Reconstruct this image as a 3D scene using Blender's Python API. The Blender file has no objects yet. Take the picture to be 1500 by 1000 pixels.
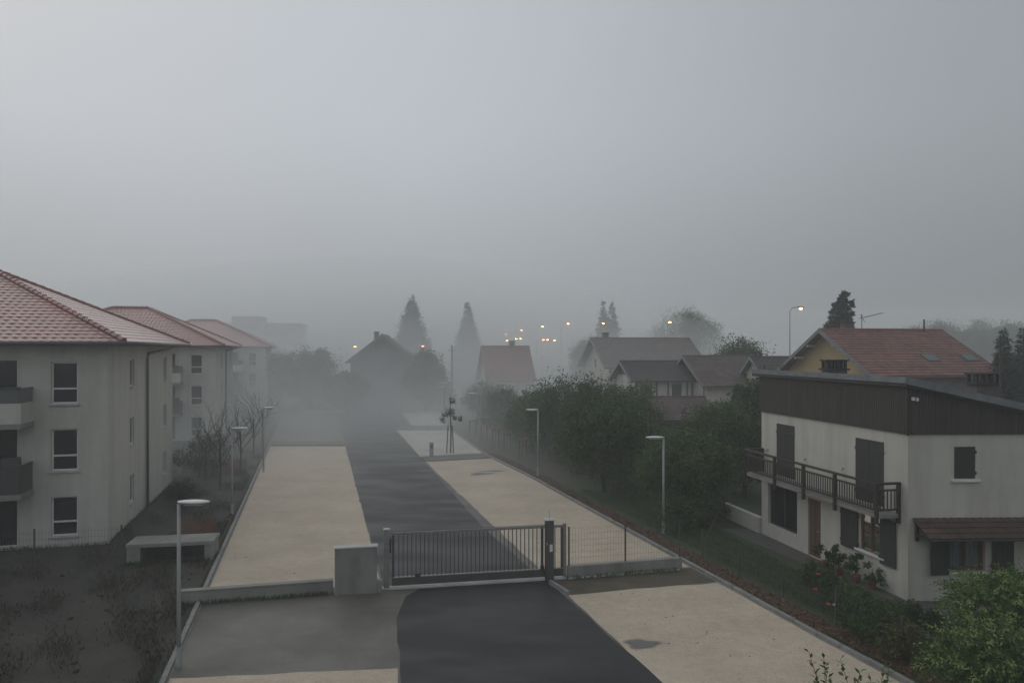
import bpy, bmesh, math, random
import numpy as np
from mathutils import Vector, Matrix

# ---------------------------------------------------------------- camera, sky, sun, exposure
SC = bpy.context.scene
COL = SC.collection
F, H, HZ = 1080.0, 7.7, 510.0            # focal length in photo pixels, eye height (m), horizon row

cam_d = bpy.data.cameras.new('camera'); cam = bpy.data.objects.new('camera', cam_d); COL.objects.link(cam)
cam.location = (0, 0, H); cam.rotation_euler = (math.radians(90), 0, 0)
cam_d.sensor_width = 36; cam_d.lens = 36 * F / 1500; cam_d.shift_y = 10 / 1500
cam_d.clip_start = 0.1; cam_d.clip_end = 4000
SC.camera = cam

W = bpy.data.worlds.new('World'); SC.world = W; W.use_nodes = True
wn, wl = W.node_tree.nodes, W.node_tree.links
wn.clear()
SUN_EL, SUN_AZ = math.radians(32), math.radians(-40)
sky = wn.new('ShaderNodeTexSky'); sky.sky_type = 'NISHITA'; sky.sun_disc = False
sky.sun_elevation = SUN_EL; sky.sun_rotation = SUN_AZ; sky.dust_density = 4
tc = wn.new('ShaderNodeTexCoord'); sep = wn.new('ShaderNodeSeparateXYZ'); wl.new(tc.outputs['Generated'], sep.inputs[0])
def wmath(op, a, b=None, c=None, clamp=False):
    n = wn.new('ShaderNodeMath'); n.operation = op; n.use_clamp = clamp
    for i, v in enumerate((a, b, c)):
        if v is None: continue
        if isinstance(v, (int, float)): n.inputs[i].default_value = v
        else: wl.new(v, n.inputs[i])
    return n.outputs[0]
# overcast cloud deck: darker low down, a little thinner (brighter) towards the left front
el = wmath('MAXIMUM', sep.outputs['Z'], 0.0)
ramp = wn.new('ShaderNodeMapRange'); ramp.interpolation_type = 'SMOOTHSTEP'; ramp.inputs['From Max'].default_value = .30
ramp.inputs['To Min'].default_value = .67; wl.new(el, ramp.inputs['Value']); cie = ramp.outputs[0]
azr = wn.new('ShaderNodeMapRange'); azr.interpolation_type = 'SMOOTHSTEP'; azr.inputs['From Min'].default_value = -.15; azr.inputs['From Max'].default_value = .65
azr.inputs['To Min'].default_value = 1.0; azr.inputs['To Max'].default_value = .62; wl.new(sep.outputs['X'], azr.inputs['Value']); az = azr.outputs[0]
ns = wn.new('ShaderNodeTexNoise'); ns.inputs['Scale'].default_value = 2.2; ns.inputs['Detail'].default_value = 3
wl.new(tc.outputs['Generated'], ns.inputs['Vector'])
cl = wmath('MULTIPLY_ADD', ns.outputs['Fac'], 0.12, 0.94)
lum = wmath('MULTIPLY', wmath('MULTIPLY', cie, az), cl)
grey = wn.new('ShaderNodeMix'); grey.data_type = 'RGBA'; grey.blend_type = 'MULTIPLY'; grey.inputs['Factor'].default_value = 1
grey.inputs['A'].default_value = (5.25, 5.58, 6.02, 1)
wl.new(lum, grey.inputs['B'])
mixs = wn.new('ShaderNodeMix'); mixs.data_type = 'RGBA'; mixs.inputs['Factor'].default_value = 0.97
wl.new(sky.outputs['Color'], mixs.inputs['A']); wl.new(grey.outputs['Result'], mixs.inputs['B'])
bg = wn.new('ShaderNodeBackground'); bg.inputs['Strength'].default_value = 0.1
wo = wn.new('ShaderNodeOutputWorld'); wl.new(mixs.outputs['Result'], bg.inputs['Color']); wl.new(bg.outputs[0], wo.inputs['Surface'])

sun_d = bpy.data.lights.new('sun', 'SUN'); sun_d.energy = 0.5; sun_d.angle = math.radians(50); sun_d.color = (1, .97, .93)
sun = bpy.data.objects.new('sun', sun_d); COL.objects.link(sun)
sun.rotation_euler = (math.radians(90) - SUN_EL, 0, math.pi - SUN_AZ)

SC.view_settings.view_transform = 'Standard'; SC.view_settings.look = 'None'
SC.view_settings.gamma = 1; SC.view_settings.exposure = 0.0; SC.view_settings.use_curve_mapping = False
SC.render.engine = 'CYCLES'
SC.cycles.use_denoising = True
SC.cycles.max_bounces = 6; SC.cycles.volume_bounces = 4; SC.cycles.transparent_max_bounces = 12
SC.render.filter_size = 1.8
HAZE_DENSITY = 0.0026
BANK_DENSITY = 0.039

# ---------------------------------------------------------------- helpers
RNG = np.random.default_rng(7); random.seed(7)
def P(u, v, Y): return Vector(((u - 750) / F * Y, Y, H - (v - HZ) / F * Y))
def G(u, v, z=0.0):
    Y = F * (H - z) / (v - HZ); return ((u - 750) / F * Y, Y)

class Fr:                                           # a 2-D frame on the ground: t along ex, o along ey
    def __init__(s, o=(0, 0), ex=(1, 0), ey=(0, 1)):
        s.o = o; lx = math.hypot(*ex); ly = math.hypot(*ey)
        s.ex = (ex[0]/lx, ex[1]/lx); s.ey = (ey[0]/ly, ey[1]/ly)
    def __call__(s, t, o, z): return (s.o[0]+s.ex[0]*t+s.ey[0]*o, s.o[1]+s.ex[1]*t+s.ey[1]*o, z)
ID = Fr()
def polar(loc, deg):
    a = math.radians(deg); return Fr(loc, (math.cos(a), math.sin(a)), (-math.sin(a), math.cos(a)))

class MB:
    def __init__(s): s.v = []; s.f = []
    def quad(s, *p):
        i = len(s.v); s.v += [tuple(q) for q in p]; s.f.append(tuple(range(i, i+len(p)))); return s
    def hexa(s, p):                                 # 4 bottom + 4 top
        i = len(s.v); s.v += [tuple(q) for q in p]
        for f in ((3,2,1,0),(4,5,6,7),(0,1,5,4),(1,2,6,5),(2,3,7,6),(3,0,4,7)): s.f.append(tuple(i+k for k in f))
        return s
    def box(s, t0, t1, o0, o1, z0, z1, fr=ID):
        return s.hexa([fr(t0,o0,z0),fr(t1,o0,z0),fr(t1,o1,z0),fr(t0,o1,z0),fr(t0,o0,z1),fr(t1,o0,z1),fr(t1,o1,z1),fr(t0,o1,z1)])
    def prism(s, pts, z0, z1):
        n = len(pts); i = len(s.v); s.v += [(p[0],p[1],z0) for p in pts] + [(p[0],p[1],z1) for p in pts]
        s.f.append(tuple(i+k for k in range(n-1,-1,-1))); s.f.append(tuple(i+n+k for k in range(n)))
        for k in range(n): s.f.append((i+k, i+(k+1)%n, i+n+(k+1)%n, i+n+k))
        return s
    def tube(s, pts, rad, n=6, cap=True):
        pts = [Vector(p) for p in pts]
        if not hasattr(rad, '__len__'): rad = [rad]*len(pts)
        i = len(s.v)
        for k, p in enumerate(pts):
            d = (pts[min(k+1,len(pts)-1)] - pts[max(k-1,0)]).normalized()
            a = d.orthogonal().normalized() if abs(d.z) < .99 else Vector((1,0,0))
            b = d.cross(a).normalized(); a = b.cross(d)
            for j in range(n):
                w = 2*math.pi*j/n; s.v.append(tuple(p + (a*math.cos(w)+b*math.sin(w))*rad[k]))
        for k in range(len(pts)-1):
            for j in range(n):
                s.f.append((i+k*n+j, i+k*n+(j+1)%n, i+(k+1)*n+(j+1)%n, i+(k+1)*n+j))
        if cap:
            s.f.append(tuple(i+j for j in range(n-1,-1,-1))); e = i+(len(pts)-1)*n; s.f.append(tuple(e+j for j in range(n)))
        return s
    def ellip(s, c, r, nu=12, nv=8, fr=None):
        i = len(s.v)
        for a in range(nv+1):
            th = math.pi*a/nv
            for b in range(nu):
                ph = 2*math.pi*b/nu
                s.v.append((c[0]+r[0]*math.sin(th)*math.cos(ph), c[1]+r[1]*math.sin(th)*math.sin(ph), c[2]+r[2]*math.cos(th)))
        for a in range(nv):
            for b in range(nu):
                s.f.append((i+a*nu+b, i+(a+1)*nu+b, i+(a+1)*nu+(b+1)%nu, i+a*nu+(b+1)%nu))
        return s
    def mesh(s, name, fix=True, bevel=0):
        me = bpy.data.meshes.new(name); me.from_pydata(s.v, [], s.f)
        if fix or bevel:
            bm = bmesh.new(); bm.from_mesh(me)
            if bevel: bmesh.ops.bevel(bm, geom=bm.edges[:], offset=bevel, segments=1, affect='EDGES')
            bmesh.ops.recalc_face_normals(bm, faces=bm.faces[:]); bm.to_mesh(me); bm.free()
        return me
    def build(s, name, mat, parent=None, fix=True, smooth=False, bevel=0, **kw):
        return link(name, s.mesh(name, fix, bevel), mat, parent, smooth, **kw)

def link(name, me, mat, parent=None, smooth=False, **kw):
    if mat is not None:
        me.materials.clear(); me.materials.append(mat)
    if smooth:
        for p in me.polygons: p.use_smooth = True
    o = bpy.data.objects.new(name, me); COL.objects.link(o)
    if parent is not None: o.parent = parent
    for k, v in kw.items(): o[k] = v
    return o
def thing(name, label, cat, loc=(0,0,0), rz=0.0, group=None):
    o = bpy.data.objects.new(name, None); COL.objects.link(o); o.empty_display_size = .3
    o.location = loc if len(loc) == 3 else (loc[0], loc[1], 0); o.rotation_euler = (0, 0, rz)
    o['label'] = label; o['category'] = cat
    if group: o['group'] = group
    return o
def copy_tree(o, parent=None):
    c = o.copy(); COL.objects.link(c)
    if parent is not None: c.parent = parent
    for ch in list(o.children): copy_tree(ch, c)
    return c
def dup(root, loc, rz, label, group=None):
    c = copy_tree(root); c.location = loc if len(loc) == 3 else (loc[0], loc[1], 0); c.rotation_euler = (0,0,rz)
    c['label'] = label
    if group: c['group'] = group
    return c
def structure(name, pts, z, mat, sub=False):
    r = random.Random(int(abs(pts[0][0]*37)+len(pts))); q = []
    for (x0,y0),(x1,y1) in zip(pts, list(pts[1:])+[pts[0]]):
        L = math.hypot(x1-x0, y1-y0); n = max(1, min(60, int(L/.7))); a = 0 if y0 < 11 or L > 60 else .022
        for k in range(n):
            j = r.gauss(0, a) if k else 0; q.append((x0+(x1-x0)*k/n-(y1-y0)/max(L,.01)*j, y0+(y1-y0)*k/n+(x1-x0)/max(L,.01)*j))
    mb = MB(); mb.quad(*[(p[0], p[1], z) for p in q]); o = mb.build(name, mat, fix=False, kind='structure')
    return o

# ---------------------------------------------------------------- materials
def mat(name, col, rough=.7, var=.0, scale=3.0, col2=None, bump=0.0, bscale=40.0, spec=.5, metal=0, stretch=(1,1,1), island=0.0, contrast=(.35,.65), coat=0, detail=5, grain=.0, gscale=45, rvar=0, rscale=(.25,1.6,1)):
    m = bpy.data.materials.new(name); m.use_nodes = True; n, l = m.node_tree.nodes, m.node_tree.links
    b = n['Principled BSDF']; b.inputs['Roughness'].default_value = rough; b.inputs['Metallic'].default_value = metal
    b.inputs['Specular IOR Level'].default_value = spec
    if coat: b.inputs['Coat Weight'].default_value = coat; b.inputs['Coat Roughness'].default_value = .15
    geo = n.new('ShaderNodeNewGeometry'); mp = n.new('ShaderNodeMapping'); mp.inputs['Scale'].default_value = stretch
    l.new(geo.outputs['Position'], mp.inputs['Vector'])
    out = None
    if col2 is None: col2 = tuple(c*(1-var) for c in col)
    if var > 0 or col2 != col:
        t = n.new('ShaderNodeTexNoise'); t.inputs['Scale'].default_value = scale; t.inputs['Detail'].default_value = detail; t.inputs['Roughness'].default_value = .62
        l.new(mp.outputs[0], t.inputs['Vector'])
        r = n.new('ShaderNodeMapRange'); r.inputs['From Min'].default_value = contrast[0]; r.inputs['From Max'].default_value = contrast[1]
        l.new(t.outputs['Fac'], r.inputs['Value'])
        mx = n.new('ShaderNodeMix'); mx.data_type = 'RGBA'; mx.inputs['A'].default_value = (*col, 1); mx.inputs['B'].default_value = (*col2, 1)
        l.new(r.outputs[0], mx.inputs['Factor']); out = mx.outputs['Result']
    if grain > 0:
        tg = n.new('ShaderNodeTexNoise'); tg.inputs['Scale'].default_value = gscale; tg.inputs['Detail'].default_value = 3; l.new(geo.outputs['Position'], tg.inputs['Vector'])
        tb = n.new('ShaderNodeTexNoise'); tb.inputs['Scale'].default_value = 3.1; tb.inputs['Detail'].default_value = 6; tb.inputs['Roughness'].default_value = .7; l.new(geo.outputs['Position'], tb.inputs['Vector'])
        sm_ = n.new('ShaderNodeMath'); sm_.operation = 'ADD'; l.new(tg.outputs['Fac'], sm_.inputs[0]); l.new(tb.outputs['Fac'], sm_.inputs[1])
        rg_ = n.new('ShaderNodeMapRange'); rg_.inputs['From Min'].default_value = .7; rg_.inputs['From Max'].default_value = 1.3; rg_.inputs['To Min'].default_value = 1-grain; rg_.inputs['To Max'].default_value = 1+grain
        l.new(sm_.outputs[0], rg_.inputs['Value'])
        m3 = n.new('ShaderNodeMix'); m3.data_type = 'RGBA'; m3.blend_type = 'MULTIPLY'; m3.inputs['Factor'].default_value = 1
        if out is not None: l.new(out, m3.inputs['A'])
        else: m3.inputs['A'].default_value = (*col, 1)
        l.new(rg_.outputs[0], m3.inputs['B']); out = m3.outputs['Result']
    if island > 0:
        mr = n.new('ShaderNodeMapRange'); mr.inputs['To Min'].default_value = 1-island; mr.inputs['To Max'].default_value = 1+island
        l.new(geo.outputs['Random Per Island'], mr.inputs['Value'])
        m2 = n.new('ShaderNodeMix'); m2.data_type = 'RGBA'; m2.blend_type = 'MULTIPLY'; m2.inputs['Factor'].default_value = 1
        if out is not None: l.new(out, m2.inputs['A'])
        else: m2.inputs['A'].default_value = (*col, 1)
        l.new(mr.outputs[0], m2.inputs['B']); out = m2.outputs['Result']
    if out is not None: l.new(out, b.inputs['Base Color'])
    else: b.inputs['Base Color'].default_value = (*col, 1)
    if rvar > 0:
        m5 = n.new('ShaderNodeMapping'); m5.inputs['Scale'].default_value = rscale; m5.inputs['Rotation'].default_value = (0,0,.2); l.new(geo.outputs['Position'], m5.inputs['Vector'])
        t5 = n.new('ShaderNodeTexNoise'); t5.inputs['Scale'].default_value = .55; t5.inputs['Detail'].default_value = 4; l.new(m5.outputs[0], t5.inputs['Vector'])
        r5 = n.new('ShaderNodeMapRange'); r5.inputs['From Min'].default_value = .38; r5.inputs['From Max'].default_value = .62; r5.inputs['To Min'].default_value = max(.08, rough-rvar); r5.inputs['To Max'].default_value = rough+rvar*.6
        l.new(t5.outputs['Fac'], r5.inputs['Value']); l.new(r5.outputs[0], b.inputs['Roughness'])
    if bump > 0:
        t2 = n.new('ShaderNodeTexNoise'); t2.inputs['Scale'].default_value = bscale; t2.inputs['Detail'].default_value = 4
        l.new(mp.outputs[0], t2.inputs['Vector'])
        bp = n.new('ShaderNodeBump'); bp.inputs['Strength'].default_value = bump; bp.inputs['Distance'].default_value = .02
        l.new(t2.outputs['Fac'], bp.inputs['Height']); l.new(bp.outputs[0], b.inputs['Normal'])
    return m
def leafmat(name, a, b_, trans=.25, rough=.45):
    m = bpy.data.materials.new(name); m.use_nodes = True; n, l = m.node_tree.nodes, m.node_tree.links
    b = n['Principled BSDF']; b.inputs['Roughness'].default_value = rough; b.inputs['Specular IOR Level'].default_value = .35
    geo = n.new('ShaderNodeNewGeometry')
    t = n.new('ShaderNodeTexNoise'); t.inputs['Scale'].default_value = 1.3; t.inputs['Detail'].default_value = 3; l.new(geo.outputs['Position'], t.inputs['Vector'])
    ad = n.new('ShaderNodeMath'); ad.operation = 'MULTIPLY_ADD'; ad.inputs[1].default_value = .6; l.new(geo.outputs['Random Per Island'], ad.inputs[0])
    sb = n.new('ShaderNodeMath'); sb.operation = 'MULTIPLY_ADD'; sb.inputs[1].default_value = 1.2; sb.inputs[2].default_value = -.4; l.new(t.outputs['Fac'], sb.inputs[0])
    l.new(sb.outputs[0], ad.inputs[2])
    mx = n.new('ShaderNodeMix'); mx.data_type = 'RGBA'; mx.clamp_factor = True; mx.inputs['A'].default_value = (*a, 1); mx.inputs['B'].default_value = (*b_, 1)
    l.new(ad.outputs[0], mx.inputs['Factor']); l.new(mx.outputs['Result'], b.inputs['Base Color'])
    tr = n.new('ShaderNodeBsdfTranslucent'); l.new(mx.outputs['Result'], tr.inputs['Color'])
    ms = n.new('ShaderNodeMixShader'); ms.inputs[0].default_value = trans
    l.new(b.outputs[0], ms.inputs[1]); l.new(tr.outputs[0], ms.inputs[2]); l.new(ms.outputs[0], n['Material Output'].inputs['Surface'])
    return m
def emit(name, col, s):
    m = bpy.data.materials.new(name); m.use_nodes = True; n, l = m.node_tree.nodes, m.node_tree.links
    n.clear(); e = n.new('ShaderNodeEmission'); e.inputs[0].default_value = (*col, 1); e.inputs[1].default_value = s
    o = n.new('ShaderNodeOutputMaterial'); l.new(e.outputs[0], o.inputs[0]); return m
def glassmat(name, tint=(.9,.95,.95)):
    m = bpy.data.materials.new(name); m.use_nodes = True; n, l = m.node_tree.nodes, m.node_tree.links
    n.clear(); t = n.new('ShaderNodeBsdfTransparent'); t.inputs[0].default_value = (*tint, 1)
    g = n.new('ShaderNodeBsdfGlossy'); g.inputs['Roughness'].default_value = .03
    fr = n.new('ShaderNodeFresnel'); fr.inputs[0].default_value = 1.5
    ms = n.new('ShaderNodeMixShader'); o = n.new('ShaderNodeOutputMaterial')
    l.new(fr.outputs[0], ms.inputs[0]); l.new(t.outputs[0], ms.inputs[1]); l.new(g.outputs[0], ms.inputs[2]); l.new(ms.outputs[0], o.inputs[0]); return m

M = dict(
 earth=mat('earth', (.05,.043,.031), .9, scale=.9, col2=(.022,.024,.017), bump=.9, bscale=9, grain=.3, gscale=18),
 soil=mat('soil', (.10,.08,.052), .9, scale=1.5, col2=(.06,.055,.035), bump=.7, bscale=14, grain=.2, gscale=20),
 meadow=mat('meadow', (.035,.045,.02), .9, scale=.3, col2=(.05,.045,.03), bump=.8, bscale=5),
 lawn=mat('lawn', (.022,.045,.013), .9, scale=1.2, col2=(.034,.05,.018), bump=.6, bscale=20),
 mulch=mat('mulch', (.10,.062,.04), .9, scale=8, col2=(.05,.04,.028), bump=.9, bscale=30),
 chips=mat('bark_chips', (.14,.078,.046), .85, island=.5),
 asphalt=mat('wet_asphalt', (.013,.0138,.0152), .58, scale=.7, col2=(.020,.0205,.022), bump=.35, bscale=90, spec=.32, grain=.26, gscale=30, rvar=.13, rscale=(.5,1.1,1)),
 old_asphalt=mat('old_asphalt', (.088,.083,.070), .62, scale=.5, col2=(.125,.113,.09), bump=.4, bscale=60, grain=.2, gscale=22, rvar=.12, rscale=(.6,1,1)),
 pale=mat('stabilised_gravel', (.49,.412,.312), .85, scale=.45, col2=(.41,.345,.26), bump=.4, bscale=40, grain=.16, gscale=16, rvar=.12, rscale=(.6,1,1)),
 pale_far=mat('wet_concrete', (.47,.44,.38), .8, scale=.35, col2=(.34,.32,.285), bump=.3, bscale=40, grain=.12, gscale=12, rvar=.2),
 island=mat('island_gravel', (.13,.135,.12), .9, scale=6, col2=(.09,.095,.08), bump=.9, bscale=25),
 path=mat('garden_path', (.10,.095,.085), .8, scale=1.5, col2=(.07,.068,.06), bump=.5, bscale=40),
 kerb=mat('kerb_concrete', (.24,.235,.22), .8, scale=3, col2=(.15,.15,.14), bump=.3, bscale=50, island=.08),
 concrete=mat('concrete', (.27,.265,.245), .8, scale=1.2, col2=(.17,.168,.15), bump=.3, bscale=30, stretch=(1,1,.4)),
 concrete_light=mat('light_concrete', (.5,.5,.48), .7, scale=1.2, col2=(.38,.38,.36), bump=.2, bscale=30),
 puddle=mat('wet_stain', (.07,.065,.058), .2, scale=3, col2=(.10,.092,.08)),
 render_a=mat('flats_render', (.515,.505,.455), .85, scale=1.6, col2=(.42,.41,.36), bump=.15, bscale=60, stretch=(1,1,.10), contrast=(.42,.72), grain=.05, gscale=2),
 render_h=mat('house_render', (.535,.515,.46), .85, scale=1.7, col2=(.43,.41,.355), bump=.35, bscale=45, stretch=(1,1,.12), contrast=(.42,.75), grain=.05, gscale=2),
 ochre=mat('ochre_render', (.46,.34,.17), .85, scale=.8, col2=(.38,.28,.14), bump=.2),
 cream=mat('cream_render', (.52,.48,.40), .85, scale=.8, col2=(.45,.42,.35), bump=.2),
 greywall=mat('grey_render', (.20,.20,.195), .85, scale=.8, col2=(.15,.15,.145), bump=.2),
 white=mat('white_paint', (.75,.75,.73), .5, scale=4, col2=(.62,.62,.6)),
 grey_metal=mat('galvanised', (.38,.39,.39), .45, scale=4, col2=(.3,.31,.31), metal=.6),
 lampgrey=mat('lamp_grey_paint', (.36,.37,.36), .45, scale=5, col2=(.3,.31,.3)),
 gate=mat('gate_paint', (.06,.06,.056), .45, scale=5, col2=(.08,.078,.07)),
 gate_light=mat('gate_aluminium', (.30,.29,.26), .45, scale=5, col2=(.22,.215,.2), metal=.3),
 cladding=mat('dark_cladding', (.034,.029,.023), .6, scale=.9, col2=(.056,.047,.037), bump=.3, bscale=14, stretch=(6,6,.5)),
 roofgrey=mat('fibre_cement', (.17,.18,.18), .6, scale=1, col2=(.11,.115,.115), bump=.3),
 zinc=mat('zinc_flashing', (.25,.27,.275), .4, scale=2, col2=(.17,.18,.19), metal=.5),
 shutter=mat('shutter_wood', (.026,.026,.024), .6, scale=2, col2=(.04,.038,.034), stretch=(8,8,.7), bump=.3, bscale=20),
 wood=mat('dark_stained_wood', (.045,.03,.024), .55, scale=2, col2=(.028,.02,.017), stretch=(3,3,3), bump=.2),
 redwood=mat('window_wood', (.15,.065,.03), .45, scale=3, col2=(.10,.045,.022)),
 door=mat('door_wood', (.13,.07,.045), .5, scale=3, col2=(.10,.055,.035), stretch=(8,8,.6)),
 canopy=mat('canopy_tile', (.085,.048,.036), .7, scale=2, col2=(.055,.036,.03), island=.15, bump=.2),
 tile_red=mat('red_tile', (.31,.12,.105), .34, scale=.8, col2=(.23,.105,.092), island=.10),
 tile_orange=mat('orange_red_tile', (.22,.095,.075), .6, scale=.9, col2=(.15,.08,.065), island=.24),
 tile_brown=mat('brown_tile', (.13,.095,.085), .7, scale=.6, col2=(.09,.07,.065), island=.18),
 tile_dark=mat('dark_brown_tile', (.06,.05,.046), .7, scale=.6, col2=(.045,.04,.038), island=.15),
 tile_brick=mat('brick_red_tile', (.20,.05,.04), .7, scale=.6, col2=(.15,.045,.038), island=.15),
 bargeboard=mat('grey_bargeboard', (.20,.215,.215), .6, scale=2, col2=(.15,.16,.16)),
 brick=mat('chimney_brick', (.13,.105,.095), .85, scale=5, col2=(.08,.07,.065), bump=.5, bscale=20),
 soot_and_shade=mat('sooty_and_shaded_concrete', (.03,.029,.028), .85, scale=4, col2=(.05,.048,.045), bump=.4),
 pane=mat('dark_glass', (.012,.016,.017), .06, spec=.6),
 glass=glassmat('clear_glass'),
 curtain=mat('net_curtain', (.33,.35,.37), .9, scale=12, col2=(.22,.24,.26), stretch=(1,1,.2)),
 railglass=mat('smoked_railing', (.10,.11,.11), .2, spec=.5),
 darkrail=mat('dark_railing', (.05,.047,.045), .45),
 pipe=mat('pipe_zinc', (.13,.13,.135), .45, metal=.3),
 bark=mat('bark', (.055,.045,.036), .9, scale=5, col2=(.03,.026,.022), stretch=(4,4,1), bump=.6, bscale=25),
 twig=mat('twig_bark', (.07,.06,.048), .9),
 stake=mat('stake_wood', (.15,.11,.075), .85, scale=4, col2=(.1,.075,.055)),
 orange_board=mat('fresh_board', (.44,.25,.12), .8, scale=5, col2=(.34,.19,.09)),
 orange_net=mat('orange_net', (.2,.075,.04), .7),
 pot=mat('terracotta', (.20,.075,.045), .8, scale=8, col2=(.13,.055,.035)),
 petal=mat('rose_petal', (.5,.045,.03), .5), petal_white=mat('white_petal', (.6,.55,.5), .5),
 sticker=mat('white_sticker', (.7,.7,.7), .5),
 steel=mat('aerial_steel', (.10,.10,.10), .4, metal=.5),
 skylight=mat('skylight_glass', (.07,.10,.10), .35),
 lens=emit('sodium_lens', (1.0,.34,.07), 36.0), lens_red=emit('red_lens', (1.0,.24,.12), 16.0), lens_near=emit('near_sodium_lens', (1.0,.55,.2), 10.0),
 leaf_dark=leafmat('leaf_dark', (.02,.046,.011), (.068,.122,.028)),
 leaf_olive=leafmat('leaf_olive', (.026,.044,.012), (.075,.105,.03)),
 leaf_mid=leafmat('leaf_mid', (.03,.066,.014), (.095,.155,.035)),
 leaf_fresh=leafmat('leaf_fresh', (.028,.07,.013), (.14,.23,.05), .3),
 leaf_tip=leafmat('leaf_tip', (.14,.21,.05), (.34,.40,.15), .35),
 leaf_yellow=leafmat('leaf_yellow', (.07,.075,.022), (.13,.125,.04)),
 leaf_brown=leafmat('leaf_brown', (.035,.036,.02), (.06,.055,.032)),
 needle=leafmat('needle', (.014,.024,.013), (.028,.045,.022), .1),
 grass=leafmat('grass_blade', (.028,.062,.016), (.055,.095,.028)),
)

# ---------------------------------------------------------------- foliage builders
def leaf_mesh(name, p, a, b, nrm, fold=.18):
    n = len(p); v = np.empty((n, 4, 3), np.float32)
    v[:,0] = p; v[:,1] = p + a*.45 + b*.5 - nrm*fold; v[:,2] = p + a; v[:,3] = p + a*.45 - b*.5 - nrm*fold
    me = bpy.data.meshes.new(name); me.vertices.add(n*4); me.vertices.foreach_set('co', v.ravel())
    me.loops.add(n*4); me.loops.foreach_set('vertex_index', np.arange(n*4, dtype=np.int32))
    me.polygons.add(n); me.polygons.foreach_set('loop_start', np.arange(0, n*4, 4, dtype=np.int32))
    me.update(calc_edges=True); return me
def unit(v): return v / (np.linalg.norm(v, axis=-1, keepdims=True) + 1e-9)
def leaf_cloud(name, blobs, n, L, Wd, seed=0, out=.8, down=.25, clump=.19, shell=.5):
    """leaves gathered in clumps through the volume of several ellipsoids (c, r)"""
    r = np.random.default_rng(seed)
    vol = np.array([bb[1][0]*bb[1][1]*bb[1][2] for bb in blobs])**.75; pr = vol/vol.sum()
    ncl = max(8, n//58)
    bi = r.choice(len(blobs), ncl, p=pr)
    c0 = np.array([bb[0] for bb in blobs], float)[bi]; rr = np.array([bb[1] for bb in blobs], float)[bi]
    d = unit(r.normal(size=(ncl,3))); rad = shell + (1-shell)*r.random((ncl,1))**.6
    rad *= 1 + r.normal(0, .09, (ncl,1))
    cc = c0 + d*rr*rad
    k = r.integers(0, ncl, n); sc = rr[k].mean(1, keepdims=True)*clump*(.6+.8*r.random((ncl,1))[k])
    p = cc[k] + np.clip(r.normal(size=(n,3)), -1.5, 1.5)*sc
    p[:,2] = np.maximum(p[:,2], .03)
    o = unit((p-c0[k])/rr[k]); dirn = unit(o*out + r.normal(size=(n,3))*.7 + np.array([0,0,-down]))
    s = (.6+.8*r.random((n,1)))
    side = unit(np.cross(dirn, unit(r.normal(size=(n,3))*.8 + o))); nrm = unit(np.cross(dirn, side))
    return leaf_mesh(name, p, dirn*L*s, side*Wd*s, nrm*Wd)
def shoot_cloud(name, roots, dirs, lens, nl, L, Wd, seed, droop=.5):
    """leafy shoots: long leaves set alternately along curved stems; returns leaf mesh and stems"""
    r = np.random.default_rng(seed); pp, aa, bb, nn = [], [], [], []; stems = MB()
    for q, d, ln in zip(roots, dirs, lens):
        q = np.array(q, float); d = unit(np.array(d, float)); side0 = unit(np.cross(d, r.normal(size=3)))
        prev = q; dd = d.copy()
        pts = [q]
        for k in range(nl):
            dd = unit(dd + np.array([0,0,-droop*.12]) + r.normal(size=3)*.06); q = q + dd*ln/nl; pts.append(q)
            ang = k*2.4; s0 = unit(side0 - dd*np.dot(side0, dd)); s1 = np.cross(dd, s0)
            sd = s0*math.cos(ang) + s1*math.sin(ang)
            a = unit(sd*.9 + dd*.75 + np.array([0,0,-.15])) * L*(.7+.5*r.random())*(1-.45*k/nl)
            b = unit(np.cross(a, dd + r.normal(size=3)*.3))*Wd*(.8+.4*r.random())
            pp.append(q); aa.append(a); bb.append(b); nn.append(unit(np.cross(a, b))*Wd)
        stems.tube([pts[0], pts[len(pts)//2], pts[-1]], [.008,.006,.003], 4, False)
    return leaf_mesh(name, np.array(pp), np.array(aa), np.array(bb), np.array(nn), .15), stems
def conifer_mesh(name, h, r0, n, seed, L=.5, Wd=.12, base=.06, power=.9, lean=(0,0)):
    r = np.random.default_rng(seed)
    nb = max(60, n//9); t = base + (1-base)*(1-np.sqrt(r.random(nb)))*1.0; t = np.clip(t, base, .995)
    az = r.random(nb)*2*math.pi; ln = r0*(1-t)**power*(.42+.85*r.random(nb)**1.4) + .08
    k = r.integers(0, nb, n); s = r.random(n)**.6
    x = np.cos(az[k])*ln[k]*s; y = np.sin(az[k])*ln[k]*s; z = t[k]*h - (s**1.5)*ln[k]*.38 + .15*s*s*ln[k]
    p = np.stack([x,y,z],1) + r.normal(size=(n,3))*(.05*r0*(1-t[k])[:,None] + .03)
    p[:,0] += lean[0]*t[k]; p[:,1] += lean[1]*t[k]; p[:,2] = np.maximum(p[:,2], .1)
    rad = np.stack([np.cos(az[k]), np.sin(az[k]), -.35*np.ones(n)],1)
    dirn = unit(rad + r.normal(size=(n,3))*.55); side = unit(np.cross(dirn, r.normal(size=(n,3)))); nrm = unit(np.cross(dirn, side))
    sc = (.6+.7*r.random((n,1)))*(.45+.75*(1-t[k])[:,None])
    return leaf_mesh(name, p, dirn*L*sc, side*Wd*sc, nrm*Wd)
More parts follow.
